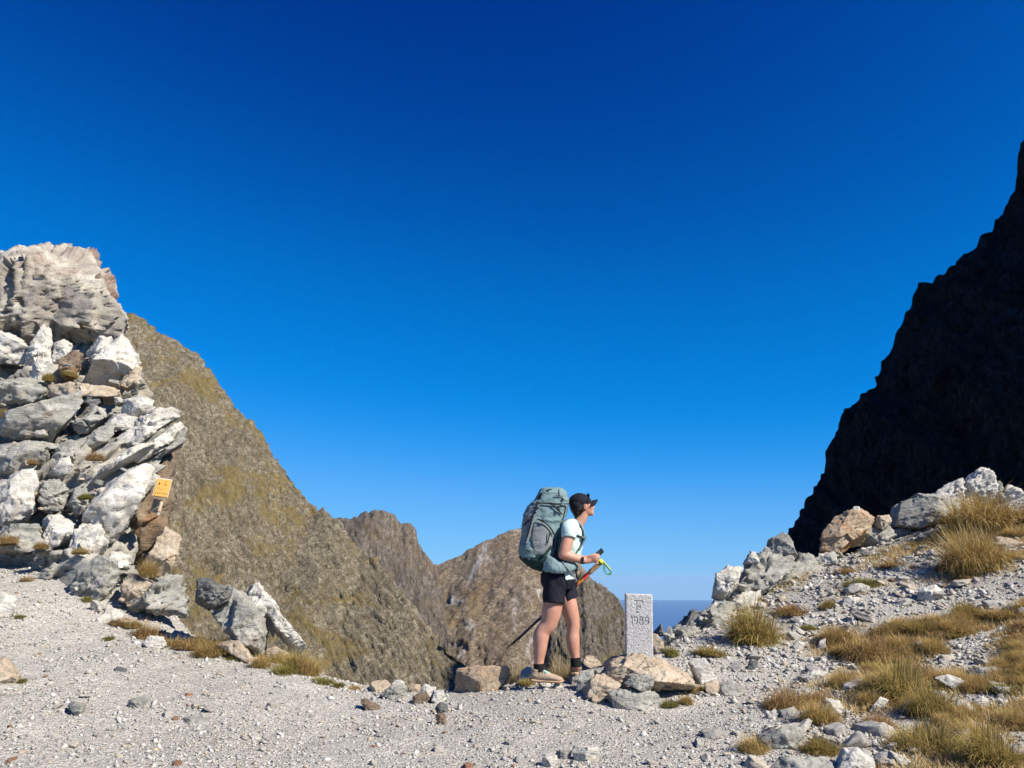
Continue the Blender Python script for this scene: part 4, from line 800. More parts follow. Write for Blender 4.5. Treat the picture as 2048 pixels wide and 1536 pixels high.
# ------------------------------------------------------------------ granite border marker, letters cut into its face
def stroke_sd(X, Z, lines):
    d = np.full(X.shape, 9.)
    for pl in lines:
        for (ax, az), (bx, bz) in zip(pl[:-1], pl[1:]):
            ex, ez = bx - ax, bz - az; q = np.clip(((X - ax) * ex + (Z - az) * ez) / (ex * ex + ez * ez + 1e-12), 0, 1)
            d = np.minimum(d, np.hypot(X - ax - q * ex, Z - az - q * ez))
    return d
def arc(cx, cz, rx, rz, a0, a1, n=14): return [(cx + rx * math.cos(math.radians(a0 + (a1 - a0) * i / n)), cz + rz * math.sin(math.radians(a0 + (a1 - a0) * i / n))) for i in range(n + 1)]
mY = 6.93; mk = mpp(1278, 1250, mY); mb = pix(1278, 1309, mY)
W2, D2, H = 26.2 * mk, .075, 116 * mk                    # half width, half depth, height above the rock
def px2(u, v): return ((u - 1278) * mk, (1309 - v) * mk)
Fl = [[px2(1273, 1207), px2(1273, 1228)], [px2(1269, 1206), px2(1284, 1206.5), px2(1285, 1210)], [px2(1273, 1217), px2(1280, 1217.5)], [px2(1279.5, 1215), px2(1280, 1220)], [px2(1270, 1228.5), px2(1276, 1228.5)]]
nine = lambda cx: [[px2(cx + 3.7 * math.cos(a), 1241.2 - 4.4 * math.sin(a)) for a in np.linspace(0, 6.283, 18)], [px2(cx + 3.7, 1241.5), px2(cx + 3.6, 1246), px2(cx + 1.2, 1250), px2(cx - 2.8, 1252)]]
eight = lambda cx: [[px2(cx + 3.2 * math.cos(a), 1239.8 - 3.3 * math.sin(a)) for a in np.linspace(0, 6.283, 16)], [px2(cx + 3.9 * math.cos(a), 1247.4 - 4.3 * math.sin(a)) for a in np.linspace(0, 6.283, 18)]]
Fl += [[px2(1260.5, 1239.5), px2(1263.5, 1236.5), px2(1263.5, 1251)]] + nine(1271) + eight(1281.5) + nine(1292.5)
nx, nz = 110, 240; xs = np.linspace(-W2, W2, nx); zs = np.linspace(-.12, H, nz); XX, ZZ = np.meshgrid(xs, zs, indexing='ij')
sd = stroke_sd(XX, ZZ, Fl); dep = .008 * sstep(1 - (sd - .0018) / .0036)
P3 = np.stack([XX, 0 * XX, ZZ], -1).reshape(-1, 3); nz_ = (.0022 * fbm(P3 * 60, 3, 3) + .0012 * facet(P3 * 140, 8)).reshape(XX.shape)
edge = np.minimum(W2 - np.abs(XX), H - ZZ); bev = .007 * (1 - np.clip(edge / .008, 0, 1)) ** 2
YY = -D2 + dep + nz_ + bev
chip = .006 * np.maximum(0, fbm(P3 * 25, 3, 17).reshape(XX.shape)) * (edge < .012)
YY = YY + chip
V = list(np.stack([XX, YY, ZZ], -1).reshape(-1, 3)); Fq = list(map(tuple, grid_faces(nx, nz)[:, ::-1].tolist()))
idx = np.arange(nx * nz).reshape(nx, nz); loop = list(idx[:, 0]) + list(idx[-1, 1:]) + list(idx[::-1, -1][1:]) + list(idx[0, ::-1][1:-1])
base = len(V); V += [np.array([V[i][0] + .0005 * math.sin(i), D2, V[i][2]]) for i in loop]
for k in range(len(loop)): Fq.append((loop[k], loop[(k + 1) % len(loop)], base + (k + 1) % len(loop), base + k))
me = bpy.data.meshes.new('border_marker'); me.from_pydata([tuple(v) for v in V], [], Fq + [tuple(range(base, base + len(loop)))]); me.update()
t = NT('granite'); v = t.coord('Object')
vo = t.n("TexVoronoi", feature='F1'); vo.inputs['Scale'].default_value = 190; t.l(v, vo.inputs['Vector'])
sep = t.n("SeparateColor"); t.l(vo.outputs['Color'], sep.inputs[0])
c = t.ramp(sep.outputs[0], [(0, (.26, .25, .25)), (.1, (.38, .37, .355)), (.3, (.50, .485, .465)), (.62, (.58, .565, .54)), (.88, (.53, .485, .45))], 'CONSTANT')
vo2 = t.n("TexVoronoi", feature='F1'); vo2.inputs['Scale'].default_value = 260; t.l(v, vo2.inputs['Vector']); s2 = t.n("SeparateColor"); t.l(vo2.outputs['Color'], s2.inputs[0])
c = t.mix(c, t.ramp(s2.outputs[1], [(0, .55), (.2, .95), (1, 1.1)], 'CONSTANT'), .6, 'MULTIPLY')
c = t.mix(c, (.62, .60, .57), t.math('MULTIPLY', t.ramp(t.noise(v, 5, 4), [(.45, 0.0), (.7, 1.0)]), .25))
t.color(c); t.bump(t.noise(v, 220, 3), .35, .003); t.b.inputs['Roughness'].default_value = .8
mo = add('border_marker', me, t.m, loc=mb); mo.rotation_euler = (0, math.radians(1.6), math.radians(-4))
tag(mo, 'upright speckled granite border marker engraved F and 1989 on a rock mound', 'border marker')

# ------------------------------------------------------------------ yellow sign on the outcrop and the timber below it
def box_me(name, sx, sy, sz, bev=.0):
    bm = bmesh.new(); bmesh.ops.create_cube(bm, size=1)
    for q in bm.verts: q.co = Vector((q.co.x * sx, q.co.y * sy, q.co.z * sz))
    if bev: bmesh.ops.bevel(bm, geom=bm.edges[:], offset=bev, segments=2, affect='EDGES')
    me = bpy.data.meshes.new(name); bm.to_mesh(me); bm.free(); return me
def plain(name, col, rough_=.6, spec=.3, metal=0.0):
    t = NT(name); v = t.coord('Object'); f = t.noise(v, 25, 4, .6)
    t.color(t.mix(col, tuple(x * .8 for x in col), f)); t.b.inputs['Roughness'].default_value = rough_; t.b.inputs['Specular IOR Level'].default_value = spec; t.b.inputs['Metallic'].default_value = metal; return t.m
sY = 9.9; sk = mpp(325, 975, sY); sg = empty('trail_sign', pix(325, 976, sY)); sg.rotation_euler = (math.radians(-6), math.radians(7), math.radians(14))
tag(sg, 'small square yellow sign with dark pictograms fixed to the outcrop', 'sign')
t = NT('sign_yellow'); v = t.coord('Object'); t.color(t.mix((.66, .36, .075), (.56, .31, .08), t.noise(v, 9, 5, .6))); t.b.inputs['Roughness'].default_value = .45
add('board', box_me('board', 27 * sk, .012, 35 * sk, .002), t.m, sg)
bk = plain('sign_back', (.62, .58, .5)); add('backing_plate', box_me('backing_plate', 29.5 * sk, .008, 38 * sk, .001), bk, sg, (-.8 * sk, .0105, .6 * sk))
ink = plain('sign_ink', (.035, .03, .02)); gink = plain('sign_green_ink', (.07, .10, .035))
def mark(x, z, w, h, mt=ink, rot=0):
    o = add('pictogram', box_me('pictogram', w * sk, .0012, h * sk), mt, sg, (x * sk, -.0069, z * sk)); o.rotation_euler = (0, rot, 0); return o
mark(-7.6, 7.2, 2.2, 5.4, rot=.15); mark(-7.2, 10, 1.6, 1.2); mark(5, 14, 1.6, 1.3); mark(4.2, 9.5, .9, 4); mark(4.4, 6.2, 4.6, 1.1, rot=-.2); mark(-2.5, 8, 2.2, .5); mark(1, 8, 1.6, .5)
mark(-8, -1.4, 1.6, 1.9, rot=.3); mark(-4, -1.4, 2.8, .6); mark(0.6, -2.6, 4.2, .45); mark(-3, -5.4, 3.4, .5); mark(5.5, -1, 3.4, .4)
for i in range(6): mark(-10.2 + i * 4.05, -11.2, 1.5, 3.4 - .4 * (i % 2), gink)
t = NT('weathered_wood'); v = t.coord('Object', (40, 40, 3)); t.color(t.ramp(t.noise(v, 2, 6, .7, .5), [(.3, (.14, .13, .11)), (.5, (.27, .255, .22)), (.7, (.37, .35, .30))])); t.bump(t.noise(v, 3, 6), .5, .01); M['wood_grey'] = t.m
pk = add('weathered_plank', box_me('weathered_plank', 17 * sk, .04, 26 * sk, .004), t.m, loc=pix(312, 1012, 10.0)); pk.rotation_euler = (0, math.radians(14), math.radians(-20))
tag(pk, 'short grey weathered plank fixed to the rock under the yellow sign', 'plank')
st = empty('wooden_stake', pix(320, 1015, 9.9)); st.rotation_euler = (0, math.radians(10), 0); tag(st, 'short pale round wooden stake with pointed lower end under the yellow sign', 'stake')
t = NT('pale_wood'); v = t.coord('Object', (30, 30, 4)); t.color(t.ramp(t.noise(v, 2, 5), [(.3, (.40, .28, .17)), (.6, (.58, .44, .30))])); pw = t.m
def lathe(name, prof, n=14):
    V = []; Fc = []
    for i, (r, z) in enumerate(prof):
        for k in range(n): V.append((r * math.cos(6.2832 * k / n), r * math.sin(6.2832 * k / n), z))
    for i in range(len(prof) - 1):
        for k in range(n): Fc.append((i * n + k, i * n + (k + 1) % n, (i + 1) * n + (k + 1) % n, (i + 1) * n + k))
    me = bpy.data.meshes.new(name); me.from_pydata(V, [], Fc + [tuple(range(n - 1, -1, -1)), tuple(range((len(prof) - 1) * n, len(prof) * n))]); me.update(); return me
add('shaft', lathe('shaft', [(.019, -.062), (.021, -.055), (.021, .07), (.017, .075)]), pw, st)
add('cord_wrap', lathe('cord_wrap', [(.0222, -.062), (.0228, -.058), (.0228, -.053), (.0222, -.05)]), ink, st)
add('tip', lathe('tip', [(.002, -.108), (.012, -.096), (.0195, -.075), (.0195, -.0635)]), plain('wood_tip', (.72, .64, .54)), st)

# ------------------------------------------------------------------ hiker
HY = 7.0; HB = pix(1100, 1362, HY)                        # foot point of the figure
HM = mpp(1110, 1200, HY)                                   # metres per photograph pixel at the figure
def hp(u, v, yo=0.0): return np.array(pix(u, v, HY + yo) - HB)
class Vol:
    """closed solids that are fused into one continuous skin"""
    def __init__(s): s.V = []; s.F = []; s.n = 0
    def ell(s, c, r, rot=None, sub=3):
        V, Fc = ico(sub); P = V * np.array(r)
        if rot is not None: P = P @ np.array(Euler(rot).to_matrix()).T
        s.V.append(P + np.asarray(c)); s.F += (Fc + s.n).tolist(); s.n += len(V)
    def tube(s, pts, rad, n=18, sq=1.0, caps=True):
        """smooth tapered tube through pts; rad = radius, or (in-plane, across) pair"""
        pts = np.array(pts, float); k = len(pts); R = np.array([(r, r) if np.isscalar(r) else r for r in rad], float)
        m = (k - 1) * 8 + 1; tt = np.linspace(0, k - 1, m)
        def cr(A):
            out = []
            for q in tt:
                i = min(int(q), k - 2); f = q - i; p0, p1, p2, p3 = A[max(i - 1, 0)], A[i], A[i + 1], A[min(i + 2, k - 1)]
                out.append(.5 * (2 * p1 + (p2 - p0) * f + (2 * p0 - 5 * p1 + 4 * p2 - p3) * f * f + (3 * p1 - p0 - 3 * p2 + p3) * f ** 3))
            return np.array(out)
        C, RR = cr(pts), np.maximum(cr(R), 1e-4); T = np.gradient(C, axis=0); T /= np.linalg.norm(T, axis=1)[:, None] + 1e-9
        a = np.linspace(0, 2 * np.pi, n, endpoint=False); rows = []
        for c, t_, r in zip(C, T, RR):
            b = np.array([0, 1.0, 0]); b = b - t_ * (b @ t_); ln = np.linalg.norm(b); b = b / ln if ln > .2 else np.array([1.0, 0, 0]); nn = np.cross(t_, b)
            rows.append(c + np.outer(np.cos(a), nn) * r[0] + np.outer(np.sin(a), b) * r[1])
        base = s.n; s.V.append(np.concatenate(rows)); s.n += m * n
        for i in range(m - 1):
            for j in range(n): s.F += [[base + i * n + j, base + i * n + (j + 1) % n, base + (i + 1) * n + (j + 1) % n], [base + i * n + j, base + (i + 1) * n + (j + 1) % n, base + (i + 1) * n + j]]
        for c, off, rev in ((C[0], 0, True), (C[-1], (m - 1) * n, False)):
            ci = s.n; s.V.append(c[None]); s.n += 1
            for j in range(n):
                q = [base + off + j, base + off + (j + 1) % n, ci]; s.F.append(q[::-1] if rev else q)
        if caps:
            s.ell(C[0], (RR[0].min(),) * 3, sub=2); s.ell(C[-1], (RR[-1].min(),) * 3, sub=2)
    def fuse(s, name, voxel=.006, smooth=4, wrinkle=None, grow=0.0):
        me = mesh_np(name, np.concatenate(s.V), s.F); o = bpy.data.objects.new(name, me); COL.objects.link(o)
        r = o.modifiers.new('r', 'REMESH'); r.mode = 'VOXEL'; r.voxel_size = voxel
        if smooth: q = o.modifiers.new('s', 'SMOOTH'); q.factor = .5; q.iterations = smooth
        dg = bpy.context.evaluated_depsgraph_get(); out = bpy.data.meshes.new_from_object(o.evaluated_get(dg)); bpy.data.objects.remove(o); bpy.data.meshes.remove(me)
        out.name = name; n = len(out.vertices); P = np.empty(n * 3, np.float32); out.vertices.foreach_get('co', P); P = P.reshape(-1, 3)
        if wrinkle or grow:
            N = np.empty(n * 3, np.float32); out.vertices.foreach_get('normal', N); N = N.reshape(-1, 3); d = np.full(n, grow, np.float32)
            if wrinkle: d = d + wrinkle(P)
            P = P + N * d[:, None]; out.vertices.foreach_set('co', P.ravel().astype(np.float32))
        out.polygons.foreach_set('use_smooth', np.ones(len(out.polygons), bool)); out.update(); return out
def fabric(name, col, rough_=.85, weave=900, var=.15, wr=.0, spec=.2):
    t = NT(name); v = t.coord('Object'); c = t.mix(col, tuple(x * (1 - var) for x in col), t.ramp(t.noise(v, 14, 4, .6), [(.35, 0.0), (.65, 1.0)])); t.color(c)
    t.b.inputs['Roughness'].default_value = rough_; t.b.inputs['Specular IOR Level'].default_value = spec
    b = t.bump(t.noise(v, weave, 2), .25, .001)
    if wr: t.bump(t.noise(v, 22, 4, .55, 1.2), wr, .02, b)
    return t.m
t = NT('skin'); v = t.coord('Object'); t.color(t.mix((.47, .25, .178), (.405, .195, .13), t.ramp(t.noise(v, 9, 4, .6), [(.35, 0.0), (.65, 1.0)])))
t.b.inputs['Roughness'].default_value = .5; t.b.inputs['Subsurface Weight'].default_value = .12; t.b.inputs['Subsurface Radius'].default_value = (.02, .008, .004); t.b.inputs['Specular IOR Level'].default_value = .35
t.bump(t.noise(v, 160, 3), .12, .002); M['skin'] = t.m
B = Vol()
px = HM
# legs: the near (right) one trails, the far one leads
B.tube([hp(1113, 1155, -.085), hp(1107.5, 1190, -.09), hp(1103.5, 1221, -.09), hp(1097, 1247, -.09), hp(1086, 1262, -.09), hp(1082, 1275, -.09), hp(1080, 1299, -.09), hp(1078, 1323, -.09), hp(1079, 1342, -.09)],
       [.083, .083, 19.5 * px, 16.3 * px, 14.8 * px, 15.3 * px, 12.8 * px, 9.6 * px, 9.6 * px], 22)
B.ell(hp(1105, 1248, -.09), (.04, .045, .05)); B.ell(hp(1075.5, 1277, -.09), (.042, .05, .085))
B.tube([hp(1120, 1158, .085), hp(1130, 1190, .09), hp(1140, 1221, .09), hp(1146.5, 1247, .09), hp(1146, 1264, .09), hp(1145.5, 1278, .09), hp(1147, 1296, .09), hp(1150, 1313, .09), hp(1152, 1332, .09)],
       [.085, .085, 17 * px, 13.2 * px, 12.6 * px, 13.6 * px, 12.3 * px, 9.4 * px, 9.4 * px], 22)
B.ell(hp(1151, 1247, .09), (.036, .042, .045))
# trunk
B.ell(hp(1115, 1157), (.105, .14, .09)); B.ell(hp(1128, 1125), (.095, .125, .12)); B.ell(hp(1138, 1088), (.108, .14, .13)); B.ell(hp(1142, 1062), (.085, .165, .07))
# neck and head, turned a little away and tilted up
B.tube([hp(1150, 1058), hp(1157, 1046), hp(1164, 1033), hp(1167, 1022)], [.066, .053, .05, .05])
HR = Euler((0, math.radians(-12), 0))
def hd(x, y, z): return hp(1163, 1011, 0) + np.array((HR.to_matrix() @ Euler((0, 0, math.radians(14))).to_matrix()) @ Vector((x, y, z)))
B.ell(hd(-.006, 0, .012), (.095, .076, .092)); B.ell(hd(.035, 0, -.035), (.062, .062, .072)); B.ell(hd(.052, 0, -.068), (.042, .043, .036)); B.ell(hd(.076, 0, -.092), (.02, .022, .017))
B.ell(hd(.088, 0, -.062), (.014, .024, .011)); B.ell(hd(.088, 0, -.074), (.013, .02, .008))
B.tube([hd(.083, 0, .008), hd(.096, 0, -.014), hd(.107, 0, -.034), hd(.092, 0, -.046)], [.009, .011, .0135, .011], 12)
for sd_ in (-1, 1):
    B.ell(hd(.055, sd_ * .044, -.03), (.03, .022, .024)); B.ell(hd(.002, sd_ * .079, -.022), (.019, .009, .031), (0, .2, 0)); B.ell(hd(.073, sd_ * .03, .014), (.014, .026, .009))
# right (near) arm with the phone
B.tube([hp(1139, 1056, -.155), hp(1136, 1075, -.185), hp(1131, 1094, -.2), hp(1126, 1108, -.205)], [.058, .053, .051, .045])
B.tube([hp(1125.5, 1108.5, -.205), hp(1138, 1112.5, -.2), hp(1152, 1117, -.185), hp(1167, 1121.5, -.17)], [.044, .043, .037, (.028, .026)])
B.tube([hp(1165, 1121, -.17), hp(1172, 1120, -.166), hp(1180, 1118.5, -.163), hp(1186, 1118, -.165)], [(.029, .022), (.033, .02), (.036, .018), (.03, .014)])
FG = [[(1184, 1114, -.172), (1192.5, 1111.5, -.178), (1197.5, 1109.5, -.158), (1195, 1108, -.138)], [(1185, 1117, -.174), (1194, 1115.5, -.18), (1198.5, 1114, -.158), (1195.5, 1112, -.138)],
      [(1184.5, 1120, -.172), (1193, 1119.5, -.178), (1196.5, 1118, -.156), (1193.5, 1116, -.138)], [(1183, 1122.8, -.168), (1189.5, 1123.5, -.172), (1192.5, 1122, -.154), (1190, 1120, -.14)]]
for f, r in zip(FG, (.0088, .0092, .0088, .0078)): B.tube([hp(*q) for q in f], [r * 1.12, r * 1.05, r, r * .85], 10)
B.tube([hp(1173, 1117, -.165), hp(1180, 1112.5, -.178), hp(1186.5, 1109.5, -.176), hp(1192, 1107, -.168)], [.014, .0115, .0102, .0085], 10)
# left (far) arm holding the poles
B.tube([hp(1145, 1056, .155), hp(1139, 1078, .19), hp(1133, 1104, .205)], [.056, .05, .044])
B.tube([hp(1133, 1104, .205), hp(1148, 1111, .19), hp(1168, 1119, .175)], [.043, .038, .027])
B.tube([hp(1166, 1118, .175), hp(1175, 1118, .172), hp(1186, 1118, .17)], [(.028, .022), (.034, .018), (.028, .015)])
for i in range(4):
    v0 = 1114.5 + 2.8 * i; L = (.9, 1, .95, .8)[i]
    B.tube([hp(1184, v0, .178), hp(1184 + 9 * L, v0 + 2, .182), hp(1184 + 13 * L, v0 + 4, .162), hp(1184 + 10 * L, v0 + 5, .148)], [.0095, .009, .0085, .0075], 10)
B.tube([hp(1176, 1114, .165), hp(1184, 1111.5, .15), hp(1191, 1113, .145)], [.013, .011, .009], 10)
person = add('person', B.fuse('person', .0058, 3), M['skin'], loc=HB)
tag(person, 'hiker in profile with dark cap, mint T-shirt, black shorts and big backpack, phone in hand', 'person')
def wear(name, me, mat): return add(name, me, mat, person)
def wrk(a, f, seed, st=(1, 1, 1)):
    return lambda P: a * (fbm(P * np.array(st) * f + fbm(P * f * .4, 2, seed + 3)[:, None], 3, seed) + .7 * (1 - 2 * np.abs(perlin(P * np.array(st) * f * .8 + 5, seed + 1))) - .3)
# T-shirt
S = Vol()
S.tube([hp(1122, 1161), hp(1121, 1146), hp(1127, 1126), hp(1135, 1100), hp(1140, 1080), hp(1144, 1064), hp(1148, 1053)], [(.128, .17), (.124, .168), (.112, .145), (.118, .148), (.122, .155), (.105, .165), (.078, .14)], 36, caps=False)
S.ell(hp(1150, 1080, -.05), (.072, .06, .055)); S.ell(hp(1150, 1080, .05), (.072, .06, .055))
for sd_, uu in ((-1, 0), (1, 5)):
    S.tube([hp(1145 + uu * .5, 1054, sd_ * .11), hp(1140 + uu, 1056, sd_ * .155), hp(1138.5 + uu, 1066, sd_ * .178), hp(1137.5 + uu, 1076, sd_ * .188)], [.072, .07, .068, .066], 24, caps=False); S.ell(hp(1140 + uu, 1057, sd_ * .15), (.072, .066, .066))
S.tube([hp(1150, 1055), hp(1156, 1047.5)], [.082, .062], 24, caps=False)
wear('t_shirt', S.fuse('t_shirt', .006, 3, wrk(.0075, 11, 5, (1, 1, .7))), fabric('mint_shirt', (.50, .645, .60), .8, 700, .06, .3))
# shorts
S = Vol()
S.tube([hp(1114, 1143), hp(1115, 1152), hp(1116, 1166), hp(1117, 1180)], [(.142, .165), (.147, .178), (.15, .182), (.12, .175)], 36, caps=False)
S.tube([hp(1113, 1158, -.08), hp(1108.5, 1185, -.095), hp(1107.5, 1206, -.1)], [.105, .099, (.095, .103)], 26, caps=False)
S.tube([hp(1121, 1158, .08), hp(1131, 1180, .095), hp(1139, 1199, .098)], [.104, .094, (.086, .096)], 26, caps=False)
wear('shorts', S.fuse('shorts', .006, 2, wrk(.008, 9, 15, (1.4, 1.4, .5))), fabric('navy_shorts', (.008, .009, .017), .8, 600, .2, .4))
# socks
for a, b, yo, nm in (((1078, 1327), (1079, 1343), -.09, 0), ((1150.5, 1315), (1152.5, 1333), .09, 1)):
    S = Vol(); S.tube([hp(*a, yo), hp(*b, yo)], [10.6 * px, 10.8 * px], 22, caps=False); wear('sock', S.fuse('sock', .004, 1), fabric('black_sock', (.012, .012, .013), .95) if nm == 0 else bpy.data.materials['black_sock'])
# shoes
up = fabric('shoe_beige', (.38, .285, .20), .75, 400, .25, .2); sole = plain('shoe_sole', (.37, .25, .15), .8); mint = fabric('shoe_mint', (.30, .42, .36), .8, 300); lace = plain('shoe_lace', (.10, .15, .13), .8); up2 = fabric('shoe_brown', (.24, .17, .115), .8, 400, .25)
def shoe(heel, ground, length, ang, pitch, mat):
    root = add('shoe', None, None, person); R = Matrix.Rotation(ang, 3, 'Z') @ Matrix.Rotation(pitch, 3, 'Y'); o = Vector(hp(*heel)); o.z = Vector(hp(*ground)).z
    def q(x, y, z): return np.array(o + R @ Vector((x * length, y, z)))
    U = Vol(); U.tube([q(.06, 0, .05), q(.18, 0, .052), q(.38, 0, .05), q(.6, 0, .043), q(.8, 0, .036), q(.93, 0, .030)], [(.040, .033), (.046, .037), (.043, .041), (.034, .046), (.026, .045), (.018, .032)], 22)
    U.tube([q(.12, 0, .05), q(.15, 0, .08), q(.16, 0, .103)], [.043, .041, .043], 20, caps=False); U.tube([q(.3, 0, .05), q(.27, 0, .08), q(.25, 0, .1)], [.04, .035, .03], 18)
    u_ = U.fuse('upper', .0045, 2); me_root = add('upper', u_, mat, person)
    bpy.data.objects.remove(root); 
    D = Vol(); D.tube([q(.01, 0, .014), q(.15, 0, .012), q(.4, 0, .012), q(.65, 0, .012), q(.88, 0, .014), q(1.0, 0, .022)], [(.017, .036), (.016, .041), (.014, .039), (.014, .049), (.014, .044), (.009, .022)], 24)
    me_root.name = 'shoe'; add('sole', D.fuse('sole', .0045, 1), sole, me_root)
    Tn = Vol(); Tn.tube([q(.26, 0, .107), q(.36, 0, .094), q(.5, 0, .078), q(.6, 0, .066)], [(.012, .024), (.012, .027), (.012, .028), (.01, .026)], 16); add('tongue', Tn.fuse('tongue', .004, 1), mint, me_root)
    Ln = Vol()
    for k in range(5):
        x = .3 + .07 * k; z = .112 - .0105 * k
        Ln.tube([q(x, -.034, z - .022), q(x + .02, -.015, z), q(x + .02, .015, z), q(x, .034, z - .022)], [.0035] * 4, 8)
        Ln.tube([q(x + .06, -.035, z - .03), q(x + .02, 0, z + .003), q(x - .02, .034, z - .02)], [.0032] * 3, 8)
    add('laces', Ln.fuse('laces', .0025, 0), lace, me_root)
shoe((1061.5, 1358, -.09), (1061.5, 1363.5, -.09), .274, math.radians(-6), math.radians(2), up)
shoe((1144, 1345, .09), (1144, 1349, .09), .262, math.radians(40), math.radians(6), up2)
# hair under the cap, tied low
S = Vol(); S.ell(hd(-.035, 0, -.012), (.074, .077, .066)); S.ell(hd(-.052, 0, -.052), (.046, .055, .038)); S.ell(hd(-.012, -.064, -.02), (.03, .019, .04)); S.ell(hd(-.012, .064, -.02), (.03, .019, .04)); S.ell(hd(-.062, .0, -.078), (.03, .036, .024))
t = NT('dark_hair'); v = t.coord('Object', (30, 120, 60)); t.color(t.ramp(t.noise(v, 3, 4), [(.3, (.012, .009, .007)), (.7, (.05, .032, .022))])); t.b.inputs['Roughness'].default_value = .5; t.bump(t.noise(v, 4, 3), .6, .01)
wear('hair', S.fuse('hair', .004, 2, wrk(.003, 30, 9, (1, 3, 1))), t.m)
# cap: crown, brim, button; sunglasses pushed up on the brim
capm = fabric('navy_cap', (.010, .010, .018), .8, 800, .2)
S = Vol(); S.ell(hd(-.008, 0, .034), (.103, .088, .079)); S.ell(hd(-.045, 0, .005), (.066, .083, .06)); S.ell(hd(.04, 0, .028), (.057, .076, .052))
cap = wear('cap', S.fuse('cap', .0045, 3, wrk(.002, 18, 29)), capm)
bx, by = 13, 15; V = []; 
for i in range(bx):
    a = i / (bx - 1)
    for j in range(by):
        b = j / (by - 1) * 2 - 1; w = .074 * (1 - .35 * a ** 3); V.append(hd(.078 + .088 * a * (1 - .35 * b * b) - .03 * b * b, w * b, .021 - .05 * b * b + .006 * math.sin(a * 2.4)))
V2 = V + [p - np.array((0, 0, .005)) for p in V]; f1 = grid_faces(bx, by); n0 = bx * by
rim = [i * by for i in range(bx)] + [(bx - 1) * by + j for j in range(1, by)] + [i * by + by - 1 for i in range(bx - 2, -1, -1)]
Fc = f1.tolist() + (f1[:, ::-1] + n0).tolist() + [[rim[i], rim[i + 1], rim[i + 1] + n0, rim[i] + n0] for i in range(len(rim) - 1)]
add('brim', mesh_np('brim', V2, Fc), capm, cap); S = Vol(); S.ell(hd(-.006, 0, .113), (.009, .009, .005)); add('button', S.fuse('button', .003, 1), capm, cap)
gl = plain('glasses_black', (.01, .01, .012), .15, .6); S = Vol()
for sd_ in (-1, 1):
    S.ell(hd(.075, sd_ * .034, .077), (.009, .031, .021), (0, -.5, 0)); S.tube([hd(.07, sd_ * .064, .074), hd(.06, sd_ * .085, .056), hd(.035, sd_ * .094, .026), hd(.012, sd_ * .094, .0)], [.004, .0035, .003, .003], 8)
S.tube([hd(.081, -.012, .08), hd(.082, .012, .08)], [.004, .004], 8)
wear('sunglasses', S.fuse('sunglasses', .0028, 1), gl)
S = Vol()
for sd_ in (-1, 1): S.ell(hd(.084, sd_ * .031, -.006), (.009, .015, .008))
wear('eye', S.fuse('eye', .0025, 1), plain('eye_dark', (.03, .02, .016), .2, .5))
# wrist watch
S = Vol(); S.tube([hp(1161.5, 1119.8, -.177), hp(1165.5, 1121.2, -.171)], [.0335, .0315], 22, caps=False)
wa = wear('wristwatch', S.fuse('wristwatch', .003, 1), plain('watch_strap', (.012, .012, .013), .5)); S = Vol(); S.ell(hp(1164, 1118, -.208), (.013, .008, .019), (0, .3, 0)); S.ell(hp(1166.5, 1125, -.2), (.012, .011, .016)); add('watch_case', S.fuse('watch_case', .003, 1), gl, wa)

# ------------------------------------------------------------------ phone
def orient_box(name, c, L, Wd, dims, mat, bev, parent=None):
    L = Vector(L).normalized(); Wd = (Vector(Wd) - L * Vector(Wd).dot(L)).normalized(); N = L.cross(Wd)
    me = box_me(name, dims[0], dims[1], dims[2], bev); R = Matrix((L, Wd, N)).transposed(); me.transform(R.to_4x4()); return add(name, me, mat, parent, c)
pa, pb = Vector(hp(1184.5, 1118.5, -.15)), Vector(hp(1205.5, 1100, -.15)); ph = empty('phone', HB + (pa + pb) / 2); tag(ph, "dark teal smartphone held up in the hiker's near hand", 'phone')
orient_box('body', (0, 0, 0), pb - pa, (.35, .85, -.5), ((pb - pa).length, .07, .0095), plain('phone_teal', (.02, .075, .10), .35, .5), .003, ph)
q = (pb - pa).normalized(); nn = q.cross(Vector((.35, .85, -.5))).normalized()
sn = -1 if nn.y > 0 else 1
orient_box('screen', nn * (-.0052 * sn), pb - pa, (.35, .85, -.5), ((pb - pa).length * .95, .064, .0012), plain('phone_glass', (.008, .009, .012), .08, .6), .0004, ph)
orient_box('camera_bump', q * ((pb - pa).length * .40) + nn * (.006 * sn), pb - pa, (.35, .85, -.5), (.024, .05, .004), plain('phone_lens', (.01, .012, .016), .2, .6), .001, ph)

# ------------------------------------------------------------------ backpack
bp = empty('backpack', HB); tag(bp, "big teal grey trekking backpack on the hiker's back", 'backpack')
teal = fabric('pack_teal', (.15, .225, .232), .75, 500, .12, .55); grey = fabric('pack_grey', (.18, .195, .197), .8, 300, .12, .4); dteal = fabric('pack_dark_teal', (.012, .032, .03), .8, 500, .2, .3); blk = fabric('strap_black', (.02, .022, .024), .7, 300); lteal = fabric('pack_light_teal', (.185, .265, .272), .75, 500, .1, .45)
ST = np.array([(974.5, 1092, 1117, .06), (977, 1084, 1124, .105), (985, 1078.5, 1132.5, .14), (1000, 1070, 1137, .152), (1012, 1056, 1136, .157), (1030, 1046, 1132, .162), (1050, 1044, 1125, .166), (1070, 1043.5, 1119, .168), (1090, 1038.5, 1116, .172), (1105, 1037, 1114, .172), (1120, 1042, 1113, .166), (1132, 1056, 1110, .15), (1139, 1068, 1104, .125), (1143, 1080, 1096, .07)])
def pk_at(v): return np.array([np.interp(v, ST[:, 0], ST[:, k]) for k in (1, 2, 3)])
EXP = 2.9
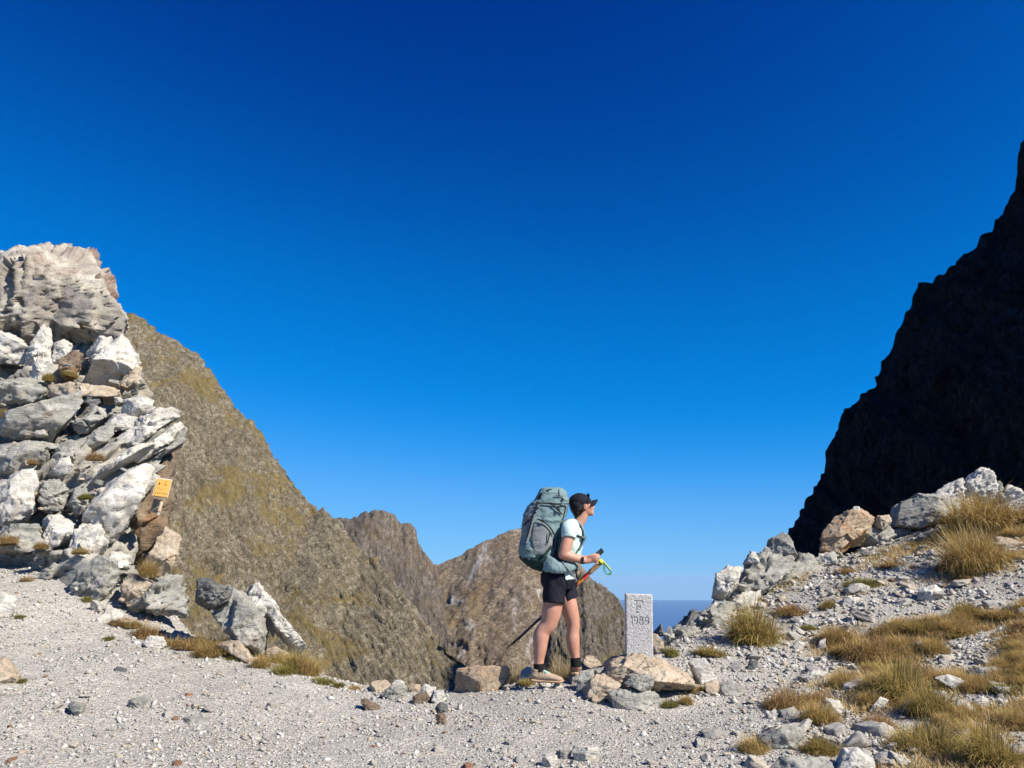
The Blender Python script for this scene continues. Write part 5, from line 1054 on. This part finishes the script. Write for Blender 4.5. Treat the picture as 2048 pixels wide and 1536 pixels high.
def pk_y(u, v, off=0.0):
    a, b, w = pk_at(v); tq = abs((u - (a + b) / 2) / ((b - a) / 2)); return -w * max(0, 1 - min(tq, 1) ** EXP) ** (1 / EXP) - off
def loft(name, v0, v1, mat, parent, n=40, m=72, grow=0.0, amp=.006, seed=0, cap=True):
    vs = np.linspace(v0, v1, n); rows = []
    for v_ in vs:
        a, b, w = pk_at(v_); c = (a + b) / 2; h = (b - a) / 2
        for k in range(m):
            th_ = 2 * math.pi * k / m; cx, sx = math.cos(th_), math.sin(th_)
            e = (abs(cx) ** EXP + abs(sx) ** EXP) ** (-1 / EXP); rows.append(hp(c + (h + grow / HM) * cx * e, v_, (w + grow) * sx * e))
    P = np.array(rows); N = P.reshape(n, m, 3) - P.reshape(n, m, 3).mean(1, keepdims=True); N[..., 2] *= .2; N = (N / (np.linalg.norm(N, axis=-1, keepdims=True) + 1e-9)).reshape(-1, 3)
    P = P + N * (amp * (fbm(P * 13, 3, seed) * 1.1 + .8 * (1 - 2.4 * np.abs(perlin(P * np.array((7, 7, 15)) + .6 * perlin(P * 6, seed + 2)[:, None], seed + 1))) - .25))[:, None]
    Fc = []
    for i in range(n - 1):
        for k in range(m): Fc.append((i * m + k, i * m + (k + 1) % m, (i + 1) * m + (k + 1) % m, (i + 1) * m + k))
    me = bpy.data.meshes.new(name); me.from_pydata([tuple(p) for p in P], [], Fc + [tuple(range(m - 1, -1, -1)), tuple(range((n - 1) * m, n * m))]); me.polygons.foreach_set('use_smooth', np.ones(len(me.polygons), bool)); me.update()
    return add(name, me, mat, parent)
body = loft('main_body', 1003, 1122, teal, bp, 64, 84, 0, .0085, 61)
lid = loft('lid', 974.5, 1007, teal, bp, 34, 84, .006, .007, 62)
bot = loft('bottom_compartment', 1112, 1143, dteal, bp, 26, 84, .004, .005, 63)
def panel(name, poly, mat, parent, off=.008, thick=.012, amp=.004, seed=0, bulge=.0, nu=30, nv=34):
    """a cloth panel lying on the near side of the pack; poly: rows of (v, u_left, u_right)"""
    pl = np.array(poly, float); vs = np.linspace(pl[0, 0], pl[-1, 0], nv); P = []
    for v_ in vs:
        a, b = np.interp(v_, pl[:, 0], pl[:, 1]), np.interp(v_, pl[:, 0], pl[:, 2])
        for i in range(nu):
            f = i / (nu - 1); u = a + (b - a) * f; g = (v_ - vs[0]) / (vs[-1] - vs[0]); ed = min(f, 1 - f, g, 1 - g); P.append(hp(u, v_, pk_y(u, v_, off + bulge * math.sin(math.pi * f) * math.sin(math.pi * g) - (thick if ed < 1e-6 else 0))))
    P = np.array(P); P[:, 1] -= amp * (fbm(P * 16, 3, seed) + .8 * (1 - 2.2 * np.abs(perlin(P * np.array((8, 8, 20)), seed + 1))) - .2); Fc = grid_faces(nv, nu)
    return add(name, mesh_np(name, P, Fc), mat, parent)
panel('side_panel', [(1042, 1070, 1080), (1050, 1066, 1094), (1062, 1064, 1104), (1078, 1060, 1106), (1092, 1066, 1106), (1104, 1068, 1096), (1110, 1070, 1084)], grey, bp, .006, .012, .005, 71, .012)
panel('side_pocket', [(1072, 1064, 1100), (1085, 1064, 1104), (1098, 1066, 1103), (1110, 1069, 1090)], grey, bp, .012, .012, .005, 72, .01)
panel('rear_pocket', [(1012, 1060, 1071), (1024, 1053, 1066), (1040, 1049, 1062), (1056, 1047.5, 1057), (1072, 1047.5, 1053)], grey, bp, .006, .012, .003, 73, .004)
panel('lower_gusset', [(1088, 1044, 1056), (1098, 1042, 1066), (1110, 1042, 1072), (1116, 1048, 1072)], teal, bp, .008, .012, .006, 74, .008)
panel('front_panel_seam', [(1110, 1066, 1072), (1118, 1060, 1088), (1126, 1064, 1084)], dteal, bp, .008, .008, .002, 75)
panel('lid_end', [(979, 1079, 1086), (988, 1076, 1084), (998, 1073, 1081)], dteal, bp, .012, .008, .002, 76, .004)
# hip belt wing wrapping the hip
hw = Vol(); hw.tube([hp(1090, 1126, -.165), hp(1104, 1131, -.2), hp(1120, 1135, -.205), hp(1136, 1134, -.19), hp(1147, 1132, -.165), hp(1152, 1133, -.12), hp(1154, 1136, -.05)], [(.075, .018), (.065, .024), (.052, .024), (.045, .022), (.035, .02), (.02, .014), (.014, .01)], 20)
belt = add('hip_belt', hw.fuse('hip_belt', .005, 2, wrk(.006, 14, 81)), lteal, bp)
hw = Vol(); hw.tube([hp(1086, 1143, -.17), hp(1104, 1143.5, -.2), hp(1122, 1143, -.2), hp(1138, 1141.5, -.18)], [(.012, .012)] * 4, 14); add('belt_edge', hw.fuse('belt_edge', .004, 1), dteal, belt)
hw = Vol(); hw.tube([hp(1113, 1104, -.15), hp(1112, 1116, -.185), hp(1122, 1124.5, -.195), hp(1138, 1127.5, -.185), hp(1149, 1128, -.16)], [.014, .02, .018, .016, .012], 14); add('belt_padding', hw.fuse('belt_padding', .004, 1), blk, belt)
hw = Vol(); hw.tube([hp(1090, 1126, .165), hp(1110, 1132, .2), hp(1136, 1133, .19), hp(1150, 1133, .13), hp(1155, 1137, .02)], [(.07, .018), (.058, .024), (.045, .022), (.025, .014), (.014, .01)], 20); add('hip_belt', hw.fuse('hip_belt', .006, 2), lteal, bp)
hw = Vol(); hw.ell(hp(1152.5, 1139, -.04), (.018, .032, .022)); add('belt_buckle', hw.fuse('belt_buckle', .003, 1), blk, belt)
# back padding between pack and back
hw = Vol(); hw.tube([hp(1124, 1045), hp(1119, 1070), hp(1116, 1098), hp(1116, 1122)], [(.03, .13)] * 4, 22); add('back_panel', hw.fuse('back_panel', .006, 1), fabric('pack_back', (.06, .12, .125), .85, 200), bp)
def ribbon(name, pts, width, mat, parent, thick=.0025, world=False, nrm=(0, -1, 0)):
    P = np.array(pts, float); k = len(P); m = (k - 1) * 6 + 1; q = np.linspace(0, k - 1, m); C = np.stack([np.interp(q, range(k), P[:, i]) for i in range(3)], -1)
    for _ in range(4): C[1:-1] = (C[:-2] + 2 * C[1:-1] + C[2:]) / 4
    T = np.gradient(C, axis=0); T /= np.linalg.norm(T, axis=1)[:, None] + 1e-9; n_ = np.tile(np.array(nrm, float), (m, 1)); n_ -= T * (n_ * T).sum(1)[:, None]; n_ /= np.linalg.norm(n_, axis=1)[:, None] + 1e-9; W = np.cross(T, n_)
    V = np.stack([C + W * width / 2 + n_ * thick, C - W * width / 2 + n_ * thick, C - W * width / 2 - n_ * thick, C + W * width / 2 - n_ * thick], 1).reshape(-1, 3); Fc = []
    for i in range(m - 1):
        for j in range(4): Fc.append((i * 4 + j, i * 4 + (j + 1) % 4, i * 4 + 4 + (j + 1) % 4, i * 4 + 4 + j))
    return add(name, mesh_np(name, V, Fc + [(3, 2, 1, 0), ((m - 1) * 4, (m - 1) * 4 + 1, (m - 1) * 4 + 2, (m - 1) * 4 + 3)], False), mat, parent)
def on(pts, off=.016): return [hp(u, v, pk_y(u, v, off)) for u, v in pts]
def buckle(u, v, parent, s=1.0, off=.02, rot=0.0):
    o = add('buckle', box_me('buckle', .026 * s, .012, .017 * s, .003), blk, parent, Vector(hp(u, v, pk_y(u, v, off)))); o.rotation_euler = (0, rot, 0)
s1 = ribbon('compression_strap', on([(1078, 1007), (1073, 1020), (1068, 1034), (1063, 1052), (1058, 1070), (1052, 1089)], .018), .017, grey, bp); ribbon('strap_edge', on([(1075, 1010), (1071, 1020), (1065.5, 1034), (1060.5, 1052), (1055.5, 1070), (1051, 1088)], .02), .009, blk, s1); buckle(1074, 1015, s1, 1.2, .026, .9); buckle(1071, 1024, s1, .8, .026, .9)
s2 = ribbon('lid_strap', on([(1072, 1004.5), (1082, 1006.5), (1094, 1006), (1106, 1006.5), (1120, 1009.5), (1132, 1013)], .02), .011, blk, bp); buckle(1077, 1006, s2, 1, .026)
s3 = ribbon('compression_strap', on([(1096, 1006), (1104, 1008.5), (1111, 1014), (1117, 1021), (1124, 1029)], .018), .014, blk, bp); buckle(1116, 1019, s3, 1.4, .024, .8)
s4 = ribbon('compression_strap', on([(1075, 1038), (1083, 1041), (1090, 1045), (1098, 1052), (1104, 1060), (1108, 1069)], .026), .013, blk, bp); buckle(1085, 1042, s4, 1.3, .034, .3)
s5 = ribbon('compression_strap', on([(1064, 1035), (1058, 1040), (1052, 1046), (1048, 1051)], .016), .013, blk, bp); buckle(1061, 1038, s5, 1.0, .022, -.6)
ribbon('webbing', on([(1100, 1064), (1098, 1074), (1095, 1087)], .034), .010, blk, bp); ribbon('webbing', on([(1108, 1078), (1107, 1090), (1107, 1096)], .012), .014, blk, bp)
ribbon('webbing', on([(1050, 1093), (1056, 1101), (1064, 1108)], .026), .007, dteal, bp); ribbon('webbing', on([(1084, 1112), (1094, 1105), (1103, 1092)], .026), .02, dteal, bp)
ribbon('cord', on([(1110, 991), (1120, 992), (1126, 994), (1124, 1000), (1128, 1002)], .022), .005, blk, bp); buckle(1126, 999, bp, .9, .024, .7); ribbon('cord', on([(1092, 980), (1098, 982), (1096, 978), (1104, 979)], .02), .006, blk, bp); ribbon('seam', on([(1118, 978), (1118, 985), (1119, 992)], .014), .005, blk, bp)
ribbon('side_strap', on([(1133, 1012), (1131, 1022), (1128, 1034), (1125, 1044)], .008), .022, grey, bp); ribbon('webbing', on([(1132, 1014), (1129, 1026), (1125, 1040)], .012), .009, blk, bp)
# harness
for sd_ in (-1, 1):
    y0 = sd_ * .075
    hs = Vol(); hs.tube([hp(1126, 1047, y0), hp(1133, 1040.5, y0), hp(1144, 1038.5, y0 * 1.02), hp(1155, 1043.5, y0 * 1.05), hp(1163.5, 1054, y0 * 1.08), hp(1168, 1068, y0 * 1.12), hp(1167, 1084, y0 * 1.3), hp(1158, 1100, y0 * 1.7)], [(.010, .03)] * 4 + [(.009, .03)] * 3 + [(.008, .022)], 16)
    hso = add('shoulder_strap', hs.fuse('shoulder_strap', .004, 1), teal, bp)
    ribbon('load_lifter', [hp(1137, 1006, y0), hp(1143, 1019, y0), hp(1151, 1036, y0 * 1.03)], .012, blk, hso, nrm=(1, 0, .3)); ribbon('webbing', [hp(1134, 1039, y0), hp(1146, 1036.8, y0), hp(1157, 1043.5, y0 * 1.05)], .012, grey, hso, nrm=(0, 0, 1))
ss = ribbon('sternum_strap', [hp(1149, 1068, -.155), hp(1155, 1071.5, -.15), hp(1162, 1074, -.125), hp(1168.5, 1075, -.09), hp(1171.5, 1075, 0), hp(1168.5, 1075, .09)], .016, blk, bp)
add('buckle', box_me('buckle', .024, .03, .022, .004), grey, ss, Vector(hp(1165, 1074.5, -.12))); ribbon('cord', [hp(1166, 1075, -.12), hp(1170, 1077.5, -.125), hp(1173, 1081, -.125)], .007, teal, ss)
ribbon('belt_strap', [hp(1124, 1123, -.215), hp(1130, 1131, -.222), hp(1138, 1140, -.215), hp(1146, 1150, -.2), hp(1153, 1161, -.19)], .013, grey, bp)
ribbon('belt_strap', [hp(1148, 1128, -.17), hp(1150, 1138, -.15), hp(1153, 1148, -.13), hp(1154, 1158, -.12)], .015, blk, bp)

# ------------------------------------------------------------------ trekking poles, both carried in the far hand
red = plain('pole_red', (.55, .03, .02), .3, .5); cork = fabric('cork', (.36, .25, .14), .9, 250, .3); lime = plain('pole_lime', (.62, .66, .04), .4); pblack = plain('pole_black', (.012, .012, .013), .35, .5); olive = plain('basket_olive', (.16, .16, .02), .6); gold = plain('pole_lettering', (.72, .42, .06), .4); green = fabric('strap_green', (.05, .16, .08), .8, 300)
def pole(a, b, label, deco):
    A, Bv = Vector(hp(*a)), Vector(hp(*b)); root = empty('trekking_pole', HB + A); tag(root, label, 'trekking pole', 'trekking poles'); ax = (Bv - A); Ln = ax.length; ax.normalize(); R = ax.to_track_quat('Z', 'Y').to_matrix().to_4x4()
    def seg(name, t0, t1, r0, r1, mat, parent=root, n=14, prof=None):
        me = lathe(name, prof or [(r0 * .8, t0 * Ln - .002), (r0, t0 * Ln), (r1, t1 * Ln), (r1 * .8, t1 * Ln + .002)], n); me.polygons.foreach_set('use_smooth', np.ones(len(me.polygons), bool)); me.transform(R); return add(name, me, mat, parent)
    seg('grip', .02, .13, .0145, .0135, cork, prof=[(.010, .02 * Ln), (.0148, .026 * Ln), (.0142, .05 * Ln), (.0150, .075 * Ln), (.0138, .1 * Ln), (.0146, .125 * Ln), (.012, .132 * Ln)])
    seg('grip_top', -.012, .02, .017, .0145, lime, prof=[(.004, -.016 * Ln), (.015, -.010 * Ln), (.0185, .004 * Ln), (.016, .018 * Ln), (.011, .022 * Ln)])
    sh = seg('upper_shaft', .13, .40, .0092, .0088, red); seg('clamp', .262, .285, .0125, .0125, pblack)
    for k in range(5): seg('lettering', .2 + .011 * k, .2055 + .011 * k, .0095, .0095, gold, sh)
    seg('lower_shaft', .40, .945, .0115, .0105, pblack); seg('basket', .93, .945, .006, .017, olive, prof=[(.006, .925 * Ln), (.012, .935 * Ln), (.018, .942 * Ln), (.010, .95 * Ln)]); seg('tip', .945, 1.0, .006, .003, olive)
    return root, A
p1, A1 = pole((1204, 1125, .175), (1014, 1297, .30), 'red and black trekking pole with cork grip, the lower of two carried together', True)
p2, A2 = pole((1201.5, 1121.5, .215), (1027, 1287, .35), 'second trekking pole partly hidden behind the first, its tip nearer the leg', False)
def rel(A, *q): return np.array(hp(*q)) - np.array(A)
w1 = ribbon('wrist_strap', [rel(A1, 1204, 1123, .175), rel(A1, 1208, 1124, .165), rel(A1, 1208.5, 1131, .155), rel(A1, 1208, 1140, .15), rel(A1, 1213, 1148.5, .15), rel(A1, 1220, 1149, .155), rel(A1, 1222.5, 1144, .165), rel(A1, 1216, 1136, .175), rel(A1, 1210, 1129, .18), rel(A1, 1206, 1124, .18)], .019, green, p1, .0018, nrm=(.5, -.4, .7))
ribbon('strap_edge', [rel(A1, 1207, 1122, .172), rel(A1, 1210, 1126, .17), rel(A1, 1217, 1133.5, .165), rel(A1, 1222, 1140, .16)], .007, lime, w1, .002, nrm=(.5, -.6, .6))
ribbon('wrist_strap', [rel(A2, 1192, 1117, .16), rel(A2, 1196, 1120, .155), rel(A2, 1200, 1125, .155), rel(A2, 1203, 1128, .16)], .012, pblack, p2, .002); ribbon('wrist_strap', [rel(A2, 1194, 1116, .15), rel(A2, 1198, 1120, .15), rel(A2, 1202, 1125, .152)], .008, lime, p2, .002)
boulder([(1136, 1374), (1141, 1352), (1160, 1350), (1176, 1350), (1184, 1372), (1165, 1380)], 'rock_grey', "flat grey rock the hiker's front shoe stands on", .26, Y=7.17, sink=0)

# ------------------------------------------------------------------ thin air between here and the sea horizon
hz = bpy.data.meshes.new('haze'); bm = bmesh.new(); bmesh.ops.create_cube(bm, size=1)
zb, zt = float(Vs[:, 2].min()) - 1, 330.0
for q in bm.verts: q.co = Vector((q.co.x * 521000, q.co.y * 521000, zb + (q.co.z + .5) * (zt - zb)))
bm.to_mesh(hz); bm.free()
hm = bpy.data.materials.new('haze_air'); hm.use_nodes = True; hn = hm.node_tree.nodes; hn.clear(); ho = hn.new("ShaderNodeOutputMaterial"); hv = hn.new("ShaderNodeVolumePrincipled")
hv.inputs['Color'].default_value = (.44, .72, 1.0, 1); hv.inputs['Density'].default_value = 6e-6; hv.inputs['Anisotropy'].default_value = 0.0
hm.node_tree.links.new(hv.outputs[0], ho.inputs['Volume'])
tag(add('haze', hz, hm), 'thin blue haze over the distant sea', 'haze', kind='stuff')
